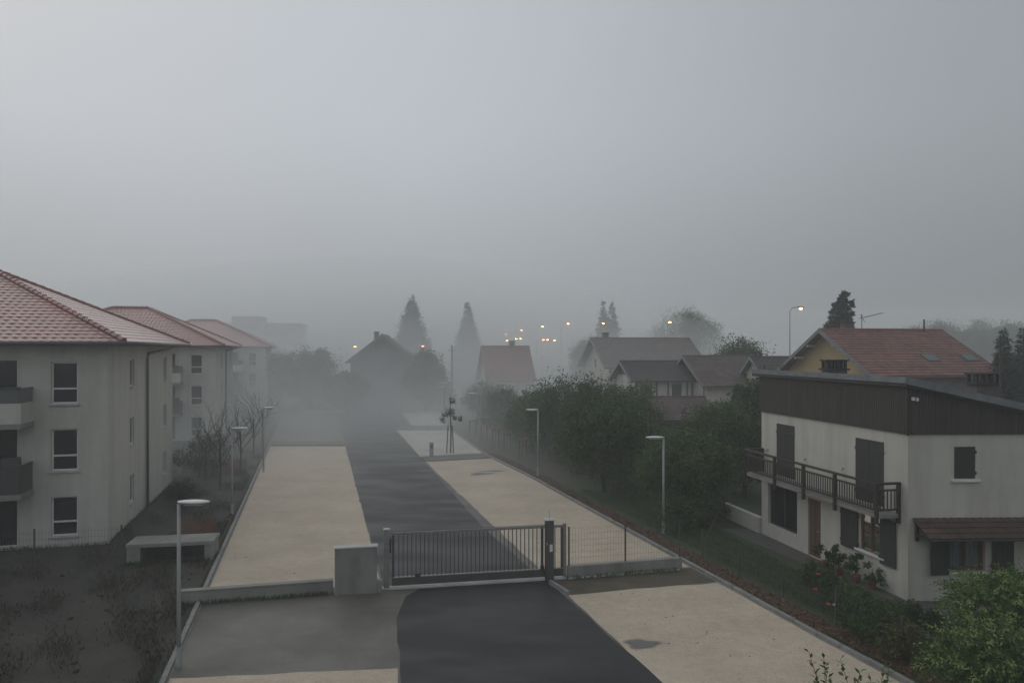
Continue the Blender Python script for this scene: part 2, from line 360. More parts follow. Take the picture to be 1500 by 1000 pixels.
def branch_mb(mb, p, d, ln, rad, lev, r, spread=.6):
    d = unit(np.array(d, float)); pts = [p]; q = np.array(p, float)
    for k in range(3):
        d = unit(d + r.normal(size=3)*.10 + np.array([0,0,.05])); q = q + d*ln/3; pts.append(q)
    mb.tube(pts, [rad, rad*.85, rad*.7, rad*.5], 5 if lev > 1 else 4, False)
    if lev > 0:
        for k in range(3 if lev > 1 else 4):
            s = pts[1+ (k % 3)]; nd = unit(d + r.normal(size=3)*spread); branch_mb(mb, s, nd, ln*(.5+.25*r.random()), rad*.5, lev-1, r, spread)
def tree(name, label, cat, loc, blobs, n, L, Wd, m, seed, trunk_h, trunk_r, group=None, limbs=6, shell=.38, down=.25, part='crown', clump=.19):
    t = thing(name, label, cat, loc, 0, group)
    mb = MB(); r = np.random.default_rng(seed+99)
    mb.tube([(0,0,-.05),(r.normal()*.05,r.normal()*.05,trunk_h*.5),(r.normal()*.1,r.normal()*.1,trunk_h)], [trunk_r*1.25, trunk_r, trunk_r*.75], 7)
    for k in range(limbs):
        bb = blobs[k % len(blobs)]; e = np.array(bb[0]) + r.normal(size=3)*np.array(bb[1])*.45
        s = (0, 0, trunk_h*(.6+.35*r.random())); mid = (np.array(s)+e)/2 + np.array([0,0,.15])
        mb.tube([s, mid, e], [trunk_r*.5, trunk_r*.35, trunk_r*.12], 5, False)
    mb.build('trunk', M['bark'], t, smooth=True)
    link(part, leaf_cloud(part, blobs, n, L, Wd, seed, shell=shell, down=down, clump=clump), m, t)
    return t
def conifer(name, label, loc, h, r0, n, seed, L=.5, Wd=.12, group=None, lean=(0,0), power=.9, base=.06, cat='tree'):
    t = thing(name, label, cat, loc, seed*.7, group)
    MB().tube([(0,0,-.05),(0,0,h*.5),(lean[0],lean[1],h*.97)], [h*.016, h*.01, .02], 6).build('trunk', M['bark'], t)
    link('crown', conifer_mesh('crown', h, r0, n, seed, L, Wd, base, power, lean), M['needle'], t)
    return t
def round_blobs(h, w, seed, d=None, low=.25):
    r = np.random.default_rng(seed); d = d or w; out = [((0,0,h*.58),(w*.72,d*.72,h*.40))]
    for k in range(6):
        a = k*1.05 + r.random(); q = .5+.15*r.random()
        out.append(((math.cos(a)*w*q, math.sin(a)*d*q, h*(low+.42*r.random()+.08)), (w*.42, d*.42, h*.24)))
    out.append((((r.random()-.5)*w*.5, (r.random()-.5)*d*.5, h*.84), (w*.38, d*.38, h*.17)))
    return out

# ---------------------------------------------------------------- ground and road surfaces
DX = -0.272                                     # the lot runs away from the eye along (DX, 1)
TH = math.atan(-DX)                             # its turn to the left
KR = [(-12.6,106), (-8.7,89), (-6.0,70.5), (-1.7,52.6), (1.2,43.8), (8.2,19.7), (8.96,17.3), (11.2,10)]   # right kerb
def along(pl, Y):
    for (x0,y0),(x1,y1) in zip(pl, pl[1:]):
        if min(y0,y1) <= Y <= max(y0,y1): return x0 + (x1-x0)*(Y-y0)/(y1-y0)
    return pl[-1][0] if abs(Y-pl[-1][1]) < abs(Y-pl[0][1]) else pl[0][0]
def KRx(Y): return along(KR, Y)
def KLx(Y): return -8.03 - .27*(Y-17)
def ALx(Y): return -5.69 - .262*(Y-29.7)
def ARx(Y): return -1.33 - .2555*(Y-32)

g = MB(); R = 470
gp = [(R*math.cos(2*math.pi*k/48), R*math.sin(2*math.pi*k/48), 0) for k in range(48)]
g.quad(*gp); g.build('ground', M['meadow'], fix=False, kind='structure')
structure('bare_soil', [(-60,6),(KLx(6)-.1,6),(KLx(84)-.1,84),(-60,84)], .003, M['earth'])
structure('garden_lawn', [(KRx(10)+.2,10),(30,10),(30,42),(KRx(42)+.2,42)], .004, M['lawn'])
# old asphalt in front of the gate, then the pale parking bays, then the fresh asphalt lane
structure('lot_base', [(KLx(9),9),(KLx(84),84),(-30,84),(-30,92),(-8.9,89.4)]+[(x-.02,y) for x,y in KR[1:]], .002, M['old_asphalt'])
structure('old_asphalt', [(KLx(17.6),17.6),(-2.75,17.9),(-3.3,22.3),(1.3,24.0),(1.4,24.9),(-4.2,23.7),(KLx(22.4),22.0)], .004, M['old_asphalt'])
structure('pale_forecourt', [(KLx(9),9),(-1.4,9),(-2.75,17.75),(KLx(17.4),17.2)], .008, M['pale'])
structure('forecourt_bays', [(1.75,23.0),(KRx(24.3),24.3),(8.2,19.7),(8.96,17.3),(11.2,10),(5.6,10),(3.4,17.1)], .008, M['pale'])
structure('left_parking_bays', [(KLx(22.6),22.6),(-4.3,24.2),(ALx(58)+.02,58),(KLx(58),58)], .008, M['pale'])
structure('left_far_bays', [(KLx(60.6),60.6),(ALx(60.6),60.6),(ALx(82),82),(KLx(82),82)], .008, M['old_asphalt'])
structure('far_end_bays', [(-25,87.2),(-16.9,88.4),(-17.0,92.5),(-25.5,91)], .008, M['pale_far'])
rb = [(1.2,24.9),(KRx(26.0),26.0),(KRx(43.8),43.8),(KRx(51.8),51.8),(ARx(50.2)+.05,50.2)]
structure('right_parking_bays', rb, .008, M['pale'])
structure('right_middle_bays', [(ARx(52.0),52.0),(KRx(53.6),53.6),(KRx(69.6),69.6),(ARx(69.2),69.2)], .008, M['pale_far'])
structure('right_far_bays', [(-9.9,72.8),(KRx(73.2),73.2),(KRx(89),89),(-13.4,87.6)], .008, M['pale_far'])
la = [(ALx(Y),Y) for Y in (24.0,40,60,86)]; ra = [(-13.0,87),(-9.9,72.9),(ARx(71.5),71.5),(ARx(51),51),(ARx(32),32),(.9,24.9)]
structure('asphalt_lane', la + [(-30,84.6),(-30,87.0),(-17,88.2)] + ra, .012, M['asphalt'])
structure('asphalt_apron', [(-3.3,22.9),(-2.95,23.6),(1.15,24.45),(3.46,17.0),(5.7,10),(-1.4,10),(-2.56,17.0),(-3.3,21.0)], .012, M['asphalt'])
structure('soil_strip', [(1.4,24.4),(1.8,23.0),(KRx(24.5),24.4),(KRx(25.9),25.9),(1.9,24.9)], .004, M['soil'])
structure('house_path', [(8.9,31.5),(12.0,21.3),(24,21.6),(24,22.6),(12.1,22.6),(10.3,31.5)], .008, M['path'])
structure('mulch_strip', [(x+.1,y) for x,y in KR[::-1][:6]] + [(x+.95,y+.3) for x,y in KR[:-1][-5:]] + [(12.1,10)], .012, M['mulch'])
structure('far_mulch_bed', [(-26,92.8),(-8.5,89.4),(-7.0,91.4),(-26,95.5)], .012, M['mulch'])

def islands(name, pts, mk):
    mb = MB().prism(pts, 0, .10); return mb.build(name, mk, bevel=.015, kind='structure')
islands('parking_island', [(ARx(50.2)-.0,50.2),(KRx(51.8)-.1,51.8),(KRx(53.6)-.1,53.6),(ARx(52.0),52.0)], M['island'])
islands('parking_island', [(ARx(69.2),69.3),(KRx(69.6)-.1,69.7),(KRx(73.2)-.1,73.1),(-9.9,72.7),(-10.6,72.6)], M['island'])
islands('parking_island', [(KLx(58)+.1,58.1),(ALx(58)-.1,58.1),(ALx(60.6)-.1,60.5),(KLx(60.6)+.1,60.5)], M['island'])

def stain(c, rx, ry, seed, ang=0):
    r = np.random.default_rng(seed); mb = MB(); mb.v.append((*c, .016)); N = 32; rings = (.55, .8, 1.0, 1.2)
    for q0 in rings:
        for k in range(N):
            a = 2*math.pi*k/N; q = q0*(1 + .16*math.sin(3*a+seed) + .10*math.sin(5*a))
            x, y = rx*q*math.cos(a), ry*q*math.sin(a); mb.v.append((c[0]+x*math.cos(ang)-y*math.sin(ang), c[1]+x*math.sin(ang)+y*math.cos(ang), .016))
    for k in range(N): mb.f.append((0, 1+k, 1+(k+1)%N))
    for g_ in range(3):
        for k in range(N): mb.f.append((1+g_*N+k, 1+(g_+1)*N+k, 1+(g_+1)*N+(k+1)%N, 1+g_*N+(k+1)%N))
    o = mb.build('puddle', M['puddle'], fix=False, kind='structure')
    at = o.data.attributes.new('wet', 'FLOAT', 'POINT'); at.data.foreach_set('value', np.array([.9] + [.9]*N + [.7]*N + [.35]*N + [0]*N, np.float32))
nn_, ll_ = M['puddle'].node_tree.nodes, M['puddle'].node_tree.links
a_ = nn_.new('ShaderNodeAttribute'); a_.attribute_name = 'wet'; ll_.new(a_.outputs['Fac'], nn_['Principled BSDF'].inputs['Alpha'])
stain(G(940,943), .42, .30, 1); stain(G(705,694), .75, .40, 2, .3); stain(G(720,690), .9, .2, 5, .2)

def kerb_run(name, pl, step, y_far, width=.13, h=.12, side=1):
    root = MB(); pts = []
    root_o = None; me = None; i = 0
    seg = []
    for (x0,y0),(x1,y1) in zip(pl, pl[1:]):
        L = math.hypot(x1-x0, y1-y0); n = max(1, round(L/step))
        for k in range(n):
            a = (x0+(x1-x0)*k/n, y0+(y1-y0)*k/n); seg.append((a, math.atan2(y1-y0, x1-x0), L/n))
    # haunching strip the stones stand on
    bed = MB()
    for (x0,y0),(x1,y1) in zip(pl, pl[1:]):
        fr = Fr((x0,y0), (x1-x0,y1-y0), (-(y1-y0), x1-x0)); bed.box(0, math.hypot(x1-x0,y1-y0), -width*.8, width*.8, -.05, .02, fr)
    root_o = bed.build(name, M['concrete'], kind='structure')
    base = MB().box(.008, step-.008, -width/2, width/2, 0, h).mesh('kerb_stone', bevel=.012); base.materials.append(M['kerb'])
    for (a, ang, L) in seg:
        o = bpy.data.objects.new('kerb_stone', base); COL.objects.link(o); o.parent = root_o
        o.location = (a[0], a[1], .0+random.uniform(-.006,.006)); o.rotation_euler = (0,0,ang); o.scale = (L/step, 1, 1)
kerb_run('kerb', [p for p in KR if p[1] < 90], 1.0, 90)
kerb_run('kerb', [(KLx(y), y) for y in (10, 58, 84)], 1.0, 90)
kerb_run('kerb', [(ARx(50.2)+.1,50.1),(KRx(51.8)-.1,51.7)], 1.0, 90)
kerb_run('kerb', [(1.26,24.2),(1.75,23.05)], .6, 90)

# ---------------------------------------------------------------- walls with real openings
def wall_face(mb, fr, t0, t1, z0, z1, ops=(), depth=.18, o=0.0):
    ts = sorted({t0, t1, *[x for q in ops for x in q[:2]]}); zs = sorted({z0, z1, *[x for q in ops for x in q[2:4] if z0 < x < z1]})
    for a, b in zip(ts, ts[1:]):
        for c, d in zip(zs, zs[1:]):
            m1, m2 = (a+b)/2, (c+d)/2
            if any(q[0] < m1 < q[1] and q[2] < m2 < q[3] for q in ops): continue
            mb.quad(fr(a,o,c), fr(b,o,c), fr(b,o,d), fr(a,o,d))
    for q in ops:
        a, b, c, d = q[:4]; i = o-depth
        mb.quad(fr(a,o,c), fr(b,o,c), fr(b,i,c), fr(a,i,c)); mb.quad(fr(a,o,d), fr(b,o,d), fr(b,i,d), fr(a,i,d))
        mb.quad(fr(a,o,c), fr(a,o,d), fr(a,i,d), fr(a,i,c)); mb.quad(fr(b,o,c), fr(b,o,d), fr(b,i,d), fr(b,i,c))
def window(parent, fr, a, b, c, d, inset=.14, fw=.06, mull=(), trans=(), m='white', glass='pane', curtain=False, sill=True, sm='concrete_light', so=.07, sill_over=.08):
    w = MB(); o0, o1 = -inset-.03, -inset+.03
    w.box(a,a+fw,o0,o1,c,d,fr); w.box(b-fw,b,o0,o1,c,d,fr); w.box(a+fw,b-fw,o0,o1,c,c+fw,fr); w.box(a+fw,b-fw,o0,o1,d-fw,d,fr)
    for q in mull: w.box(q-fw*.7,q+fw*.7,o0-.004,o1+.006,c+fw,d-fw,fr)
    for q in trans: w.box(a+fw,b-fw,o0-.004,o1+.012,q-fw*.55,q+fw*.55,fr)
    f = w.build('window', M[m], parent, bevel=0)
    p = MB(); p.quad(fr(a+.02,-inset-.005,c+.02), fr(b-.02,-inset-.005,c+.02), fr(b-.02,-inset-.005,d-.02), fr(a+.02,-inset-.005,d-.02))
    p.build('pane', M[glass], f, fix=False)
    if curtain:
        cm = MB(); n = 40
        for k in range(n):
            x0 = a+(b-a)*k/n; x1 = a+(b-a)*(k+1)/n; y0 = -inset-.14+.025*math.sin(k*1.3); y1 = -inset-.14+.025*math.sin((k+1)*1.3)
            cm.quad(fr(x0,y0,c+.04), fr(x1,y1,c+.04), fr(x1,y1,d-.03), fr(x0,y0,d-.03))
        cm.build('curtain', M['curtain'], f, fix=False)
    if sill: MB().box(a-sill_over, b+sill_over, -inset+.03, so, c-.075, c-.003, fr).build('sill', M[sm], parent, bevel=.008)
    return f
def shutter(parent, fr, a, b, z0, z1, o0, o1=None, m='shutter', hinge='a', planks=None):
    """leaf of vertical boards with strap hinges; may stand ajar (o0 at a, o1 at b)"""
    o1 = o0 if o1 is None else o1; n = planks or max(3, round(abs(b-a)/.11)); th = .035
    s = MB()
    for k in range(n):
        f0, f1 = k/n, (k+1)/n; t0, t1 = a+(b-a)*f0+.004*(1 if b>a else -1), a+(b-a)*f1-.004*(1 if b>a else -1); q0, q1 = o0+(o1-o0)*f0, o0+(o1-o0)*f1
        s.hexa([fr(t0,q0,z0),fr(t1,q1,z0),fr(t1,q1+th,z0),fr(t0,q0+th,z0),fr(t0,q0,z1),fr(t1,q1,z1),fr(t1,q1+th,z1),fr(t0,q0+th,z1)])
    for zz in (z0+.16*(z1-z0), z1-.16*(z1-z0)):
        s.hexa([fr(a,o0+th+.002,zz-.05),fr(b,o1+th+.002,zz-.05),fr(b,o1+th+.022,zz-.05),fr(a,o0+th+.022,zz-.05),fr(a,o0+th+.002,zz+.05),fr(b,o1+th+.002,zz+.05),fr(b,o1+th+.022,zz+.05),fr(a,o0+th+.022,zz+.05)])
    so = s.build('shutter', M[m], parent)
    e = a if hinge == 'a' else b; oo = o0 if hinge == 'a' else o1; sg = -1 if (hinge == 'a') == (b > a) else 1
    for zz in (z0+.16*(z1-z0), z1-.16*(z1-z0)):
        MB().box(min(e,e+sg*.05), max(e,e+sg*.05), oo+.01, oo+.05, zz-.04, zz+.04, fr).build('hinge', M['soot_and_shade'], so)
    return so
def tiles(mb, p0, p1, q1, q0, tw=.3, ch=.33, lift=.035, seed=0, lap=1.0, edge=None):
    """overlapping tile courses on the roof plane p0-p1 (eaves) up to q0-q1 (ridge); each tile its own small stepped face"""
    r = random.Random(seed); p0,p1,q0,q1 = map(Vector, (p0,p1,q0,q1))
    nrm = (p1-p0).cross(q0-p0 if (q0-p0).length > .01 else q1-p0).normalized()
    if nrm.z < 0: nrm = -nrm
    mid = ((q0+q1)/2-(p0+p1)/2).length; ex = (p1-p0).normalized()
    upv = (q0-p0) - ex*((q0-p0).dot(ex)); sl = upv.length; N = max(2, round(sl/ch))
    for i in range(N):
        f0, f1 = i/N, min(1, (i+1)/N+.0)
        a0, a1 = p0.lerp(q0,f0), p1.lerp(q1,f0); b0, b1 = p0.lerp(q0,f1), p1.lerp(q1,f1)
        wd = (a1-a0).length; n = max(1, round(wd/tw))
        for k in range(n):
            s0, s1 = k/n, (k+1)/n; j = r.uniform(-.003,.003); lf = nrm*(lift+j)
            A, B, C, D = a0.lerp(a1,s0)+lf, a0.lerp(a1,s1)+lf, b0.lerp(b1,s1)+nrm*(.004+j*.3), b0.lerp(b1,s0)+nrm*(.004+j*.3)
            m0 = (A+B)/2 + nrm*.022; m1 = (C+D)/2 + nrm*.018
            i0 = len(mb.v); mb.v += [tuple(x) for x in (A, m0, B, C, m1, D, A-nrm*(lift+.01), B-nrm*(lift+.01))]
            mb.f += [(i0,i0+1,i0+4,i0+5), (i0+1,i0+2,i0+3,i0+4), (i0+6,i0+7,i0+2,i0+1,i0)]

# ---------------------------------------------------------------- white blocks of flats on the left
def make_flats():
    t = thing('apartment_block', '', 'building')
    FRn = Fr((0,0), (-1,0), (0,-1)); SD = Fr((0,0), (0,1), (1,0)); BK = Fr((0,14), (-1,0), (0,1)); LF = Fr((-16,0), (0,1), (-1,0))
    wz = [(5.55,7.17), (2.95,4.57), (.42,1.95)]; wt = [(1.05,1.98)]
    fo = [(1.05,1.98,a,b) for a,b in wz] + [(3.1,5.4,a,b) for a,b in ((5.25,7.3),(2.65,4.7),(.1,2.15))] + [(9.6,10.6,a,b) for a,b in wz]
    sz = [(6.0,7.24), (3.4,4.64), (.82,2.06)]
    so = [(3.75,4.5,a,b) for a,b in sz] + [(11.4,12.2,a,b) for a,b in sz]
    w = MB()
    wall_face(w, FRn, 0, 16, 0, 7.9, fo); wall_face(w, SD, 0, 14, 0, 7.9, so); wall_face(w, BK, 0, 16, 0, 7.9); wall_face(w, LF, 0, 14, 0, 7.9)
    w.build('wall', M['render_a'], t, fix=False)
    MB().box(-16,0,0,14,7.80,7.84).build('ceiling', M['greywall'], t)
    for a,b in wz:
        for x0,x1 in ((1.05,1.98),(9.6,10.6)): window(t, FRn, x0,x1,a,b, trans=(a+(b-a)*.36,))
    for a,b in ((5.25,7.3),(2.65,4.7),(.1,2.15)): window(t, FRn, 3.1,5.4,a,b, mull=(4.25,), sill=False)
    for a,b in sz:
        for x0,x1 in ((3.75,4.5),(11.4,12.2)): window(t, SD, x0,x1,a,b, inset=.10, glass='pane')
    # balconies: slab, solid white parapet, smoked railing above
    for z in (4.72, 2.12):
        bs = MB().box(2.55, 8.2, .004, 1.35, z, z+.2, FRn).build('balcony', M['concrete'], t, bevel=.01)
        if z > 4:
            p = MB(); p.box(2.55,8.2,1.23,1.35,z+.203,z+.95,FRn); p.box(2.55,2.67,.004,1.227,z+.203,z+.95,FRn); p.box(8.08,8.2,.004,1.227,z+.203,z+.95,FRn)
            p.build('parapet', M['render_a'], bs); rz0, rz1, rm = z+.953, z+1.5, 'railglass'
        else: rz0, rz1, rm = z+.203, z+1.25, 'darkrail'
        q = MB()
        q.box(2.62,8.13,1.275,1.30,rz0,rz1-.05,FRn); q.box(2.60,2.625,.01,1.27,rz0,rz1-.05,FRn); q.box(8.13,8.155,.01,1.27,rz0,rz1-.05,FRn)
        q.build('railing', M[rm], bs)
        q = MB(); q.box(2.55,8.2,1.26,1.32,rz1-.047,rz1,FRn); q.box(2.58,2.64,.01,1.257,rz1-.047,rz1,FRn)
        q.build('handrail', M['darkrail'], bs)
        MB().box(2.66,3.25,.95,1.22,z+.21,z+1.55,FRn).build('privacy_screen', M['darkrail'], bs)
    # hipped roof
    e, z, rz_ = .75, 7.95, 11.35
    c1, c2, c3, c4 = (e,-e,z), (e,14+e,z), (-16-e,14+e,z), (-16-e,-e,z); a1, a2 = (-6.55,7,rz_), (-9.5,7,rz_)
    rf = MB()
    rf.quad(c4,c1,a1,a2); rf.quad(c1,c2,a1); rf.quad(c2,c3,a2,a1); rf.quad(c3,c4,a2)
    rf.build('roof', M['tile_red'], t, fix=False)
    tl = MB(); tiles(tl, c4, c1, a1, a2, .33, .36, .022, 1); tiles(tl, c1, c2, a1, a1, .33, .36, .022, 2); tiles(tl, c2, c3, a2, a1, .6, .7, .04, 3)
    tl.build('roof_tiles', M['tile_red'], t, fix=False, kind='stuff')
    rg = MB()
    for A, B in ((c1,a1),(c2,a1),(a1,a2),(c4,a2)):
        A, B = Vector(A), Vector(B); n = int((B-A).length/.4)
        for k in range(n): rg.tube([A.lerp(B,k/n)+Vector((0,0,.05)), A.lerp(B,(k+1.15)/n)+Vector((0,0,.035))], [.13,.105], 6)
    rg.build('ridge_tiles', M['tile_red'], t, kind='stuff')
    s = MB(); s.box(-16-e,e,-e,-.0,z-.16,z-.10); s.box(.004,e,0,14+e,z-.16,z-.10); s.box(-16-e,.0,14.004,14+e,z-.16,z-.10)
    s.build('soffit', M['greywall'], t)
    gm = MB(); gm.tube([(-16-e,-e-.07,z-.05),(e+.05,-e-.07,z-.05)],.075,8); gm.tube([(e+.07,-e,z-.05),(e+.07,14+e,z-.05)],.075,8)
    gm.build('gutter', M['pipe'], t, smooth=True)
    MB().tube([(e+.05,10.6,z-.12),(.5,9.9,7.66),(.09,7.1,7.45),(.09,6.9,7.2),(.09,6.9,.05)], .06, 8).build('downpipe', M['pipe'], t, smooth=True)
    return t
def flats_at(c1): return (c1[0]-.75*(math.cos(TH)+math.sin(TH)), c1[1]-.75*(math.sin(TH)-math.cos(TH)), 0)
FL1 = make_flats(); FL1.location = flats_at((-15.0,28.5)); FL1.rotation_euler = (0,0,TH)
FL1['label'] = 'nearest white apartment block with red hipped roof, cut by left edge'; FL1['group'] = 'white apartment blocks along the left side'
dup(FL1, flats_at((-24.0,61.5)), TH, 'second white apartment block, middle of the row, with foggy red roof')
dup(FL1, flats_at((-29.7,91.0)), TH, 'farthest small white apartment block with red roof fading into fog')

# ---------------------------------------------------------------- white house with dark cladding on the right
def make_house():
    A = (12.07, 22.47)
    t = thing('white_house', 'white rendered two storey house with dark cladding under its roof and wooden balcony', 'house', (A[0],A[1],0))
    f = (-.1996,.9799); FLF = Fr((0,0), f, (-.9799,-.1996)); r_ = (1,.028); FRF = Fr((0,0), r_, (.028,-1))
    def T(Y): return (Y-A[1])/.9799
    LEN, WID = T(30.7), 11.0
    ops_l = [(T(23.5),T(24.87),2.62,4.70), (T(28.35),T(29.6),2.62,4.70), (T(23.62),T(24.60),1.03,2.30), (T(26.75),T(27.5),.02,2.15), (T(28.2),T(30.2),.55,2.2)]
    ops_r = [(1.43,2.09,3.72,4.70), (1.29,2.40,.90,2.05), (6.0,7.2,.9,2.05), (6.0,6.9,3.72,4.70)]
    w = MB(); wall_face(w, FLF, 0, LEN, 0, 5.6, ops_l, .20); wall_face(w, FRF, 0, WID, 0, 5.6, ops_r, .20)
    e1 = FLF(LEN,0,0); e2 = (FRF(WID,0,0)[0]+e1[0], FRF(WID,0,0)[1]+e1[1]); p2 = FRF(WID,0,0)
    for a, b in ((e1,e2),(e2,p2)): w.quad((a[0],a[1],0),(b[0],b[1],0),(b[0],b[1],4.2),(a[0],a[1],5.6 if a is e1 else 4.2))
    w.build('wall', M['render_h'], t, fix=False)
    # floor slabs close the rooms
    for z in (2.45, 5.2):
        MB().hexa([FLF(.3,-.3,z),FRF(WID-.4,-.4,z),(e2[0]-.5,e2[1]-.5,z),FLF(LEN-.3,-.3,z),FLF(.3,-.3,z+.1),FRF(WID-.4,-.4,z+.1),(e2[0]-.5,e2[1]-.5,z+.1),FLF(LEN-.3,-.3,z+.1)]).build('floor_slab', M['greywall'], t)
    SL = -.222; RZ = 6.62
    # profiled dark sheet under the roof edge
    cl = MB(); step = .024
    def sheet(fr, t0, t1, top, bot=5.08):
        n = int((t1-t0)/step)
        for k in range(n):
            a, b = t0+k*step, t0+(k+1)*step; oa, ob = [.055+.014*(1 if (j//2)%2 else 0) for j in (k, k+1)]
            cl.quad(fr(a,oa,bot), fr(b,ob,bot), fr(b,ob,top(b)), fr(a,oa,top(a)))
    sheet(FLF, -.06, LEN+.1, lambda q: RZ); sheet(FRF, -.06, WID, lambda q: RZ+SL*q)
    cl.build('cladding', M['cladding'], t, fix=False)
    MB().tube([FLF(-.055,.058,5.05), FLF(-.055,.058,6.60)], .036, 8).build('corner_trim', M['wood'], t)
    # roof: falls to the right from the edge above the balcony side
    ov = .22
    def rp(tl, tr, dz): # tl along left facade, tr along right
        x = f[0]*tl + tr; y = f[1]*tl + .028*tr; return (x, y, RZ+SL*tr+dz)
    L0, L1 = -ov, LEN+.35
    MB().hexa([rp(L0,-ov,.0),rp(L0,WID,.0),rp(L1,WID,.0),rp(L1,-ov,.0),rp(L0,-ov,.10),rp(L0,WID,.10),rp(L1,WID,.10),rp(L1,-ov,.10)]).build('roof', M['roofgrey'], t)
    vb = MB(); vb.hexa([rp(L0-.03,-ov-.035,-.03),rp(L0-.03,-ov,-.03),rp(L1,-ov-.003,-.03),rp(L1,-ov-.035,-.03),rp(L0-.03,-ov-.035,.16),rp(L0-.03,-ov-.003,.16),rp(L1,-ov-.003,.16),rp(L1,-ov-.035,.16)])
    vb.hexa([rp(L0-.035,-ov,-.05),rp(L0-.035,WID,-.05),rp(L0-.003,WID,-.05),rp(L0-.003,-ov,-.05),rp(L0-.035,-ov,.17),rp(L0-.035,WID,.17),rp(L0-.003,WID,.17),rp(L0-.003,-ov,.17)])
    vb.build('roof_edge_flashing', M['zinc'], t)
    gb = MB(); gb.hexa([rp(L0,-ov+.01,-.13),rp(L0,WID,-.13),rp(L0+.03,WID,-.13),rp(L0+.03,-ov+.01,-.13),rp(L0,-ov+.01,-.004),rp(L0,WID,-.004),rp(L0+.03,WID,-.004),rp(L0+.03,-ov+.01,-.004)])
    gb.hexa([rp(L0,-ov,-.13),rp(L0,-ov+.03,-.13),rp(L1,-ov+.03,-.13),rp(L1,-ov,-.13),rp(L0,-ov,-.004),rp(L0,-ov+.03,-.004),rp(L1,-ov+.03,-.004),rp(L1,-ov,-.004)])
    gb.build('fascia_board', M['wood'], t)
    # upper balcony doors, closed leaves of boards
    for (y0,y1) in ((23.5,24.87),(28.35,29.6)):
        a, b = T(y0), T(y1); m_ = (a+b)/2
        shutter(t, FLF, a, m_-.006, 2.64, 4.69, -.05, hinge='a'); shutter(t, FLF, m_+.006, b, 2.64, 4.69, -.05, hinge='b')
        for (x, sg) in ((a-.72,1),(b+.6,1)):
            MB().tube([FLF(x,0,3.55),FLF(x,.07,3.55),FLF(x,.07,3.48)], .018, 5).build('shutter_stop', M['soot_and_shade'], t)
    # ground floor window, balcony side
    a, b = T(23.62), T(24.60)
    window(t, FLF, a, b, 1.03, 2.30, mull=((a+b)/2,), m='redwood', glass='glass', curtain=True, so=.10, sm='white', sill_over=.22, inset=.06)
    shutter(t, FLF, b+.10, b+.95, .92, 2.30, .03, .05, hinge='a'); shutter(t, FLF, a-.70, a-.03, .84, 2.30, .03, .06, hinge='b')
    # brown entrance door
    a, b = T(26.75), T(27.5)
    dm = MB(); dm.box(a+.01,b-.01,-.12,-.07,.03,2.14,FLF)
    for k in range(2):
        for q in range(2): dm.box(a+.1+k*.33,a+.36+k*.33,-.07,-.055,.25+q*.95,1.05+q*.95,FLF)
    d_ = dm.build('door', M['door'], t); MB().tube([FLF(a+.09,-.055,1.02),FLF(a+.09,.0,1.02),FLF(a+.2,.0,1.02)], .014, 5).build('handle', M['grey_metal'], d_)
    a, b = T(28.2), T(30.2); window(t, FLF, a, b, .55, 2.2, mull=((a+b)/2,), m='wood', glass='pane', sill=False)
    # right facade: small shuttered window above, kitchen window and canopy below
    shutter(t, FRF, 1.44, 2.08, 3.74, 4.69, -.04, hinge='b')
    MB().box(1.33,2.21,-.18,.10,3.63,3.715,FRF).build('sill', M['white'], t, bevel=.008)
    shutter(t, FRF, 6.01, 6.89, 3.74, 4.69, -.04, hinge='b')
    window(t, FRF, 1.29, 2.40, .90, 2.05, mull=(1.845,), m='redwood', glass='glass', curtain=True, so=.11, sm='white', sill_over=.06)
    shutter(t, FRF, .62, 1.26, .82, 2.05, .12, .04, hinge='b'); shutter(t, FRF, 2.58, 3.22, .90, 2.05, .04, .08, hinge='a')
    window(t, FRF, 6.0, 7.2, .90, 2.05, mull=(6.6,), m='redwood', glass='pane', sm='white')
    cr = MB()
    cr.hexa([FRF(.16,.86,2.06),FRF(9,.86,2.06),FRF(9,.01,2.46),FRF(.16,.01,2.46),FRF(.16,.86,2.10),FRF(9,.86,2.10),FRF(9,.01,2.51),FRF(.16,.01,2.51)])
    cp = cr.build('canopy', M['wood'], t)
    ct = MB(); tiles(ct, FRF(.12,.9,2.11), FRF(9,.9,2.11), FRF(9,.01,2.53), FRF(.12,.01,2.53), .22, .24, .03, 4)
    ct.build('canopy_tiles', M['canopy'], cp, fix=False, kind='stuff')
    MB().tube([FRF(.12,.93,2.08),FRF(9,.93,2.08)], .035, 6).build('gutter', M['soot_and_shade'], cp)
    for x in (.2, 3.6, 7.0):
        bk = MB(); bk.box(x,x+.09,.005,.10,1.85,2.44,FRF)
        bk.hexa([FRF(x,.10,1.98),FRF(x+.09,.10,1.98),FRF(x+.09,.70,2.02),FRF(x,.70,2.02),FRF(x,.10,2.06),FRF(x+.09,.10,2.06),FRF(x+.09,.70,2.10),FRF(x,.70,2.10)])
        bk.build('canopy_bracket', M['wood'], cp)
    # twin floodlight on the corner
    fl = MB(); fl.box(.05,.11,.08,.18,6.12,6.22,FRF); fl.build('floodlight', M['white'], t); MB().box(.17,.23,.08,.18,6.10,6.20,FRF).build('floodlight', M['white'], t)
    # balcony
    t0, t1, dpt = .30, T(30.6), .80
    bs = MB().box(t0,t1,.004,dpt,2.47,2.60,FLF).build('balcony', M['concrete'], t, bevel=.01)
    posts = [t0+.04, T(24.8), T(26.55), T(28.4), t1-.04]
    pm = MB().box(-.05,.05,-.05,.05,2.30,3.56).mesh('post', bevel=.006); pm.materials.append(M['wood'])
    bm_ = MB().box(-.017,.017,-.011,.011,2.74,3.32).mesh('baluster'); bm_.materials.append(M['wood'])
    ang = math.atan2(f[1], f[0])
